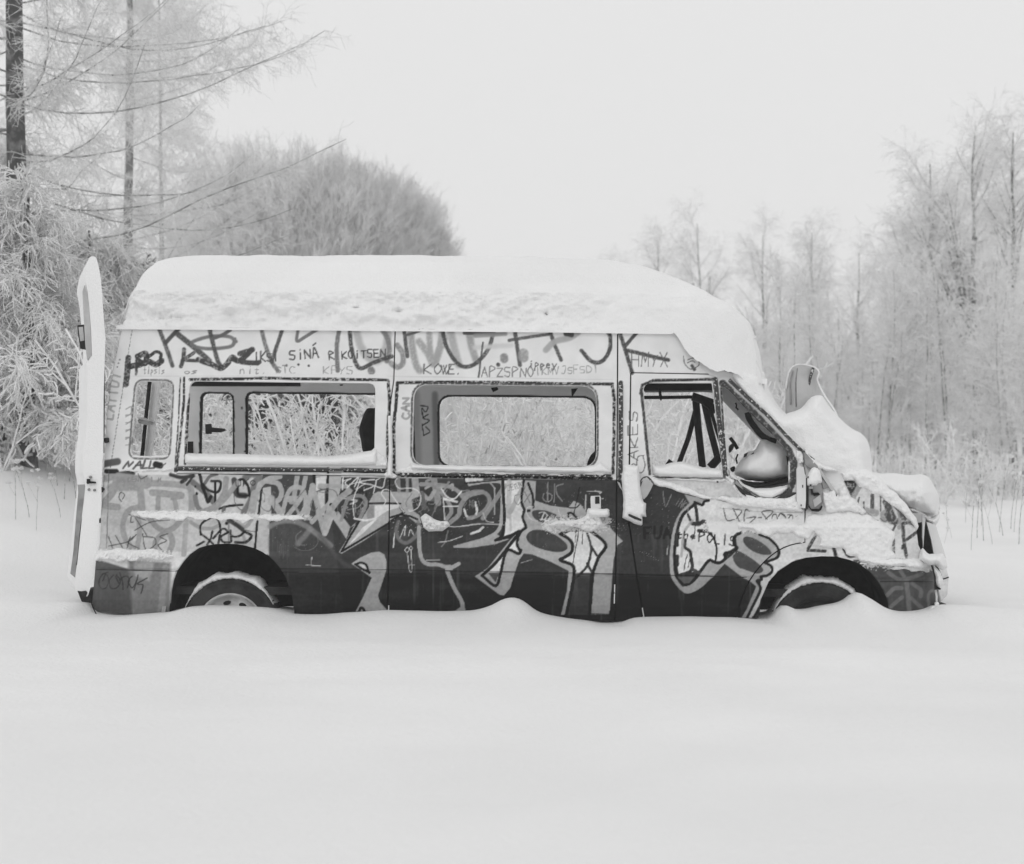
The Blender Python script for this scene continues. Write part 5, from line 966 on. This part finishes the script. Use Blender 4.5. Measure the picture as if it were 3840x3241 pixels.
def shrub(seed, h, stems=9, k1=7, k2=7, rm=.0085, mat='frostw'):
    r = np.random.default_rng(seed); tr = Tubes(); tw = Tubes(); n = 9; q = np.linspace(0, 1, n); P = []
    for s in range(stems):
        a = r.random() * 6.28; le = .25 + .75 * r.random(); hh = h * (.5 + .5 * r.random()); x = q * le * hh * .75; P.append(np.stack([np.cos(a) * x, np.sin(a) * x, hh * (q - (.25 if s % 3 == 0 else 0) * q ** 3)], -1) + np.cumsum(r.normal(0, .022, (n, 3)), 0))
    P = np.array(P); R = np.full((stems, 1), .016) * np.linspace(1, .6, n)[None]; tr.add(P, R, 5)
    A, RA = grow(r, P, R, k1, .2, 1, h * .22, .7, 5, .15, .2, .7, rm * 1.2); tw.add(A, RA); B, RB = grow(r, A, RA, k2, .1, 1, .11, .9, 3, .1, .3, .8, rm, tip=.9); tw.add(B, RB)
    return [('stem', tr, M['stalk'] if False else M['frostw']), ('crown', tw, M[mat])]
def conifer(seed, h, L, nb=60, kt=34, mat='needle', tm='bark', l2=.5, down=-1.6, k3=6, bot=.06, rm=.007, a0=1.5):
    r = np.random.default_rng(seed); T, R = trunk_line(r, h, .1, 0, 10, .02); tr = Tubes(); tr.add(T, R, 8)
    A, RA = grow(r, T, R, nb, bot, .98, lambda t: L * (1.08 - t) + .15, a0, 7, -.3, .06, .3, .012); tw = Tubes(); tw.add(A, RA, 3)
    B, RB = grow(r, A, RA, kt, .05, 1, l2, .9, 5, down, .16, .8, rm, tip=.7); tw.add(B, RB); C_, RC = grow(r, B, RB, k3, .0, 1, .13, .8, 3, down * .3, .2, .9, rm, tip=.9); tw.add(C_, RC)
    return [('trunk', tr, M[tm]), ('crown', tw, M[mat])]
def dome(seed, Rr, zt, z0=2.0, n0=1300, k2=14, k3=4):
    """rounded willow: stems fan out from a short trunk and end on a dome"""
    r = np.random.default_rng(seed); n = 9; ph = r.random(n0) * 2 * np.pi; ce = r.random(n0) ** .8; el = np.arccos(1 - ce * 1.12)
    H = Rr * 1.02; zc = zt - H; wob = 1 + .06 * np.sin(ph * 3 + seed) + .025 * r.normal(size=n0); E = np.stack([np.sin(el) * np.cos(ph) * Rr * wob, np.sin(el) * np.sin(ph) * Rr * wob, zc + np.cos(el) * H * wob], -1)
    q = np.linspace(0, 1, n)[None, :, None]; S0 = np.stack([r.normal(0, .2, n0), r.normal(0, .2, n0), np.full(n0, z0)], -1)[:, None]
    ctl = S0 + (E[:, None] - S0) * np.array([.55, .55, .35]); P = (1 - q) ** 2 * S0 + 2 * q * (1 - q) * ctl + q * q * E[:, None]; P = P + np.cumsum(r.normal(0, .035, P.shape), 1) * q
    R = np.full((n0, 1), .05) * (np.linspace(1, .12, n)[None]); tr = Tubes(); tr.add(P[::4], R[::4] * 1.3, 4); tw = Tubes(); tw.add(P, R * .35, 3)
    T, RT = trunk_line(r, z0 + .6, .5, 0, 5, .05); tr.add(T, RT * 0 + .45, 9)
    B, RB = grow(r, P, R * .35, 20, .66, 1, .6, .45, 4, .2, .08, .7, .010, tip=.5); tw.add(B, RB); C_, RC = grow(r, B, RB, k3, .2, 1, k3 and .35, .45, 3, .1, .1, .7, .008, tip=.6); tw.add(C_, RC)
    return [('trunk', tr, M['barkf']), ('crown', tw, M['frostm'])]

make_tree('larch_tree', larch(3, 15, .15, 3.7, 190, .14, ang=1.78, up=.95, k2=52, k3=6, l2=.34, rm=.003), 'tall dark-trunked larch at the far left with long upswept branches', 'tree', at(72, 18))
make_tree('larch_tree', larch(14, 15, .11, 3.6, 70, .1, ang=1.7, up=.9, mt='barkf', k2=50, k3=6, l2=.5, rm=.0045), 'slim grey frosted larch standing right of the dark-trunked one', 'tree', at(492, 27), 1.2)
make_tree('larch_tree', larch(25, 13, .10, 2.2, 60, .1, ang=1.5, up=.6, mt='barkf', k2=34, k3=6, l2=.6, rm=.006), 'faint hazy larch between the slim larch and the round willows', 'tree', at(600, 38), 2.2)
make_tree('drooping_conifer', conifer(5, 2.9, 1.7, 60, 42, 'frostw', 'bark', .38, -1.0, 5, .05, .0055), 'white hoarfrosted conifer with hanging branch curtains at the left edge', 'tree', at(110, 14.5))
make_tree('drooping_conifer', conifer(6, 2.9, 1.6, 50, 38, 'frostw', 'bark', .38, -1.0, 5, .05, .006), 'white hoarfrosted conifer just left of the open van door', 'tree', at(330, 18), 1)
s1 = make_tree('spruce_tree', conifer(8, 3.2, 1.8, 70, 40, 'needle', 'bark', .5, -1.1, 6, .02, .009), 'dark spruce behind the open rear door of the van', 'tree', at(255, 21.5), .4)
copy_tree(s1, at(470, 24), 2.1, .96, 'dark spruce seen above the rear corner of the van'); copy_tree(s1, at(800, 22.5), 3.3, .72, 'dark spruce seen through the rear side window'); copy_tree(s1, at(1080, 23.5), 4.3, .70, 'dark spruce seen through the long rear window of the van')
make_tree('willow_tree', dome(9, 4.5, 12.5, 2.4), 'larger round-crowned willow behind the rear of the roof', 'tree', at(1085, 59))
make_tree('willow_tree', dome(10, 4.3, 12.15, 2.2, 1200), 'smaller round-crowned willow sloping down behind the middle of the roof', 'tree', at(1310, 61), 1)
b1 = birch(31, 13, .15); b2 = birch(32, 13, .13, 30, 14, 9, multi=2); b3 = birch(33, 13, .17, 30, 15, 9, multi=4, spread=.26)
spec = [(b1, 2296, 112, 905, 'small faint birch rising over the front of the snowy roof'), (b1, 2450, 98, 800, 'hazy birch second from the left, above the roof slope'), (b2, 2625, 84, 730, 'pointed birch above the end of the roof snow'),
        (b2, 2868, 68, 780, 'slim birch above the windscreen snow'), (b1, 3052, 62, 778, 'birch with a forked dark trunk above the bent bonnet'), (b2, 3212, 56, 850, 'shorter birch right of the bent bonnet'),
        (b1, 3345, 60, 900, 'thin birch between the short birch and the big leaning ones'), (b3, 3500, 44, 545, 'big spreading birch with leaning limbs near the right edge'), (b3, 3668, 40, 425, 'tallest birch at the right with thick dark limbs'), (b1, 3800, 36, 420, 'dark-trunked birch cut by the right edge of the view')]
proto = {}
for k, (pr, px, D, top, lab) in enumerate(spec):
    h = (CY - top) / FPX * D + CAMZ - .5; s = h / (14.6 if px < 3450 else 13.7)
    if id(pr) not in proto: proto[id(pr)] = make_tree('birch_tree', pr, lab, 'tree', at(px, D), k * 1.3, s, 'birches beyond the thicket')
    else: copy_tree(proto[id(pr)], at(px, D), k * 1.3, s, lab)
sp = [make_tree('sapling', sapling(40 + i, 5.2), 'thin frosted sapling among many in the thicket behind the van', 'sapling', at([2950, 3350, 3700][i], [33, 30, 32][i]), i, 1, 'saplings in the thicket') for i in range(3)]
for i in range(3): where(sp[i], [2950, 3350, 3700][i], 'sapling')
r = np.random.default_rng(77); cnt = 0
for px in list(np.linspace(1350, 3860, 62)):
    D = 27 + 22 * r.random(); s = (.55 + .42 * r.random()) * (.72 + .34 * ss((px - 2600) / 900)) * (.75 + D / 120); where(copy_tree(sp[cnt % 3], at(px + r.normal(0, 20), D), r.random() * 6.28, float(s)), px, 'sapling'); cnt += 1
for px in list(np.linspace(2500, 3860, 30)):
    D = 46 + 26 * r.random(); where(copy_tree(sp[cnt % 3], at(px + r.normal(0, 20), D), r.random() * 6.28, float(.75 + .3 * r.random())), px, 'sapling'); cnt += 1
sh = [make_tree('bush', shrub(60 + i, 2.1, 10), 'bare frosted bush with knobbly white twigs behind the van', 'bush', at([620, 1250, 1900][i], [13, 14, 15][i]), i, 1, 'frosted bushes behind the van') for i in range(3)]
for i in range(3): where(sh[i], [620, 1250, 1900][i], 'bush')
cnt = 0
for px in list(np.linspace(40, 2720, 38)):
    D = 12.6 + 9 * r.random(); s = .62 + .45 * r.random()
    if px < 330: s *= .8
    where(copy_tree(sh[cnt % 3], at(px + r.normal(0, 25), D), r.random() * 6.28, float(s)), px, 'bush'); cnt += 1
for px in list(np.linspace(3300, 3860, 13)): where(copy_tree(sh[cnt % 3], at(px, 22 + 6 * r.random()), r.random() * 6.28, float(.4 + .35 * r.random())), px, 'bush'); cnt += 1
# weeds: stalks with snow-capped umbels
def weed(seed, h, heads=3, lean=.1, umb=True):
    r = np.random.default_rng(seed); st = Tubes(); hds = []; n = 7; q = np.linspace(0, 1, n); a = r.random() * 6.28
    P = np.stack([np.cos(a) * lean * h * q ** 1.5, np.sin(a) * lean * h * q ** 1.5, h * q], -1)[None] + np.cumsum(r.normal(0, .006, (1, n, 3)), 1); R = (np.linspace(.0055, .003, n))[None]; st.add(P, R, 4)
    A, RA = grow(r, P, R, heads, .45, .85, h * .28, .5, 5, .6, .06, .8, .003); st.add(A, RA, 3); tips = [P[0, -1]] + [a_[-1] for a_ in A]
    for tpt in tips:
        hd = Tubes(); hds.append(('seed_head', hd, M['frostw'])); k = 16; d = unit(np.stack([r.normal(0, .8, k), r.normal(0, .8, k), .6 + .5 * r.random(k)], -1)); L = .035 + .03 * r.random(k); Q = tpt + d[:, None] * L[:, None, None] * np.linspace(0, 1, 3)[None, :, None]; hd.add(Q, np.tile([.002, .004, .011], (k, 1)), 4)
    return [('stalk', st, M['stalk'])] + hds
wd = [weed(90, 1.0), weed(91, .8, 2, .25), weed(92, 1.15, 4, .12)]
lab_ = ['dry umbel weed on the snow bank left of the open van door', 'bent dry weed poking from snow at the left edge', 'dry umbel weed on the open snow right of the van bonnet']
W0 = [make_tree('dry_weed', wd[i], lab_[2], 'weed', at([3690, 3760, 3800][i], [15.5, 16.5, 17][i]), i, .75, 'dry weeds right of the van') for i in range(3)]
for i, (px, D, s) in enumerate([(3555, 17, .4), (3570, 16, .3), (3640, 14, .55), (3665, 16, .9), (3720, 15, .6), (3745, 17, .8), (3790, 17.5, .8), (3820, 15, .8), (3680, 18, .7), (3620, 19, .5), (3540, 15, .25)]):
    copy_tree(W0[i % 3], at(px, D), i * 1.7, s)
for i, (px, D, s) in enumerate([(180, 14.2, .55), (215, 14.0, .75), (240, 13.6, .9), (262, 14.4, 1.0), (285, 13.8, .8), (190, 14.8, .8), (60, 12.4, .55), (110, 12.6, .6), (135, 12.2, .5), (300, 14.6, .9), (80, 14, .6), (250, 15, 1.1), (30, 15.5, .9), (228, 12.9, .5)]):
    c = copy_tree(W0[i % 3], at(px, D), i * 2.1, s, lab_[0]); c['group'] = 'dry weeds left of the van'
# a closing line of far forest so that the gaps between stems end in trees
def far_wood():
    r = np.random.default_rng(5); tr = Tubes(); n = 620
    px = r.uniform(-400, 4500, n); D = r.uniform(75, 150, n); w = W(px, 1745, D - 9); h = np.where(px > 1900, r.uniform(4.5, 8.5, n), r.uniform(4, 7, n)); q = np.linspace(0, 1, 6)
    P = np.stack([w[:, :1] + r.normal(0, .12, (n, 6)) * q, (D - 9)[:, None] + 0 * q[None], h[:, None] * q[None]], -1); R = np.full((n, 1), .07) * np.linspace(1, .2, 6)[None]; tr.add(P, R, 4)
    A, RA = grow(r, P, R, 16, .1, 1, 1.6, .5, 4, .4, .1, .5, .018); tr.add(A, RA); B, RB = grow(r, A, RA, 8, .1, 1, .8, .6, 3, .1, .15, .7, .014); tr.add(B, RB)
    return tr
fwd = far_wood().build('far_forest', M['frost']); tag(fwd, 'faint frosted woodland closing the field in the distance', 'woodland', kind='stuff')
# ---------------------------------------------------------------- haze
HZ = .0027
hm = bpy.data.materials.new('winter_haze'); hm.use_nodes = True; t = hm.node_tree; t.nodes.clear(); o_ = t.nodes.new('ShaderNodeOutputMaterial'); v = t.nodes.new('ShaderNodeVolumePrincipled')
v.inputs['Color'].default_value = (.97, .97, .97, 1); v.inputs['Density'].default_value = HZ; t.links.new(v.outputs[0], o_.inputs['Volume'])
x0, x1, y0, y1, z0, z1 = -430, 430, -430, 430, -2.5, 22
V = np.array([(x, y, z) for x in (x0, x1) for y in (y0, y1) for z in (z0, z1)])
hz = obj('haze', V, [np.array([[0, 1, 3, 2], [4, 6, 7, 5], [0, 4, 5, 1], [2, 3, 7, 6], [0, 2, 6, 4], [1, 5, 7, 3]])], hm, smooth_=False); tag(hz, kind='stuff')
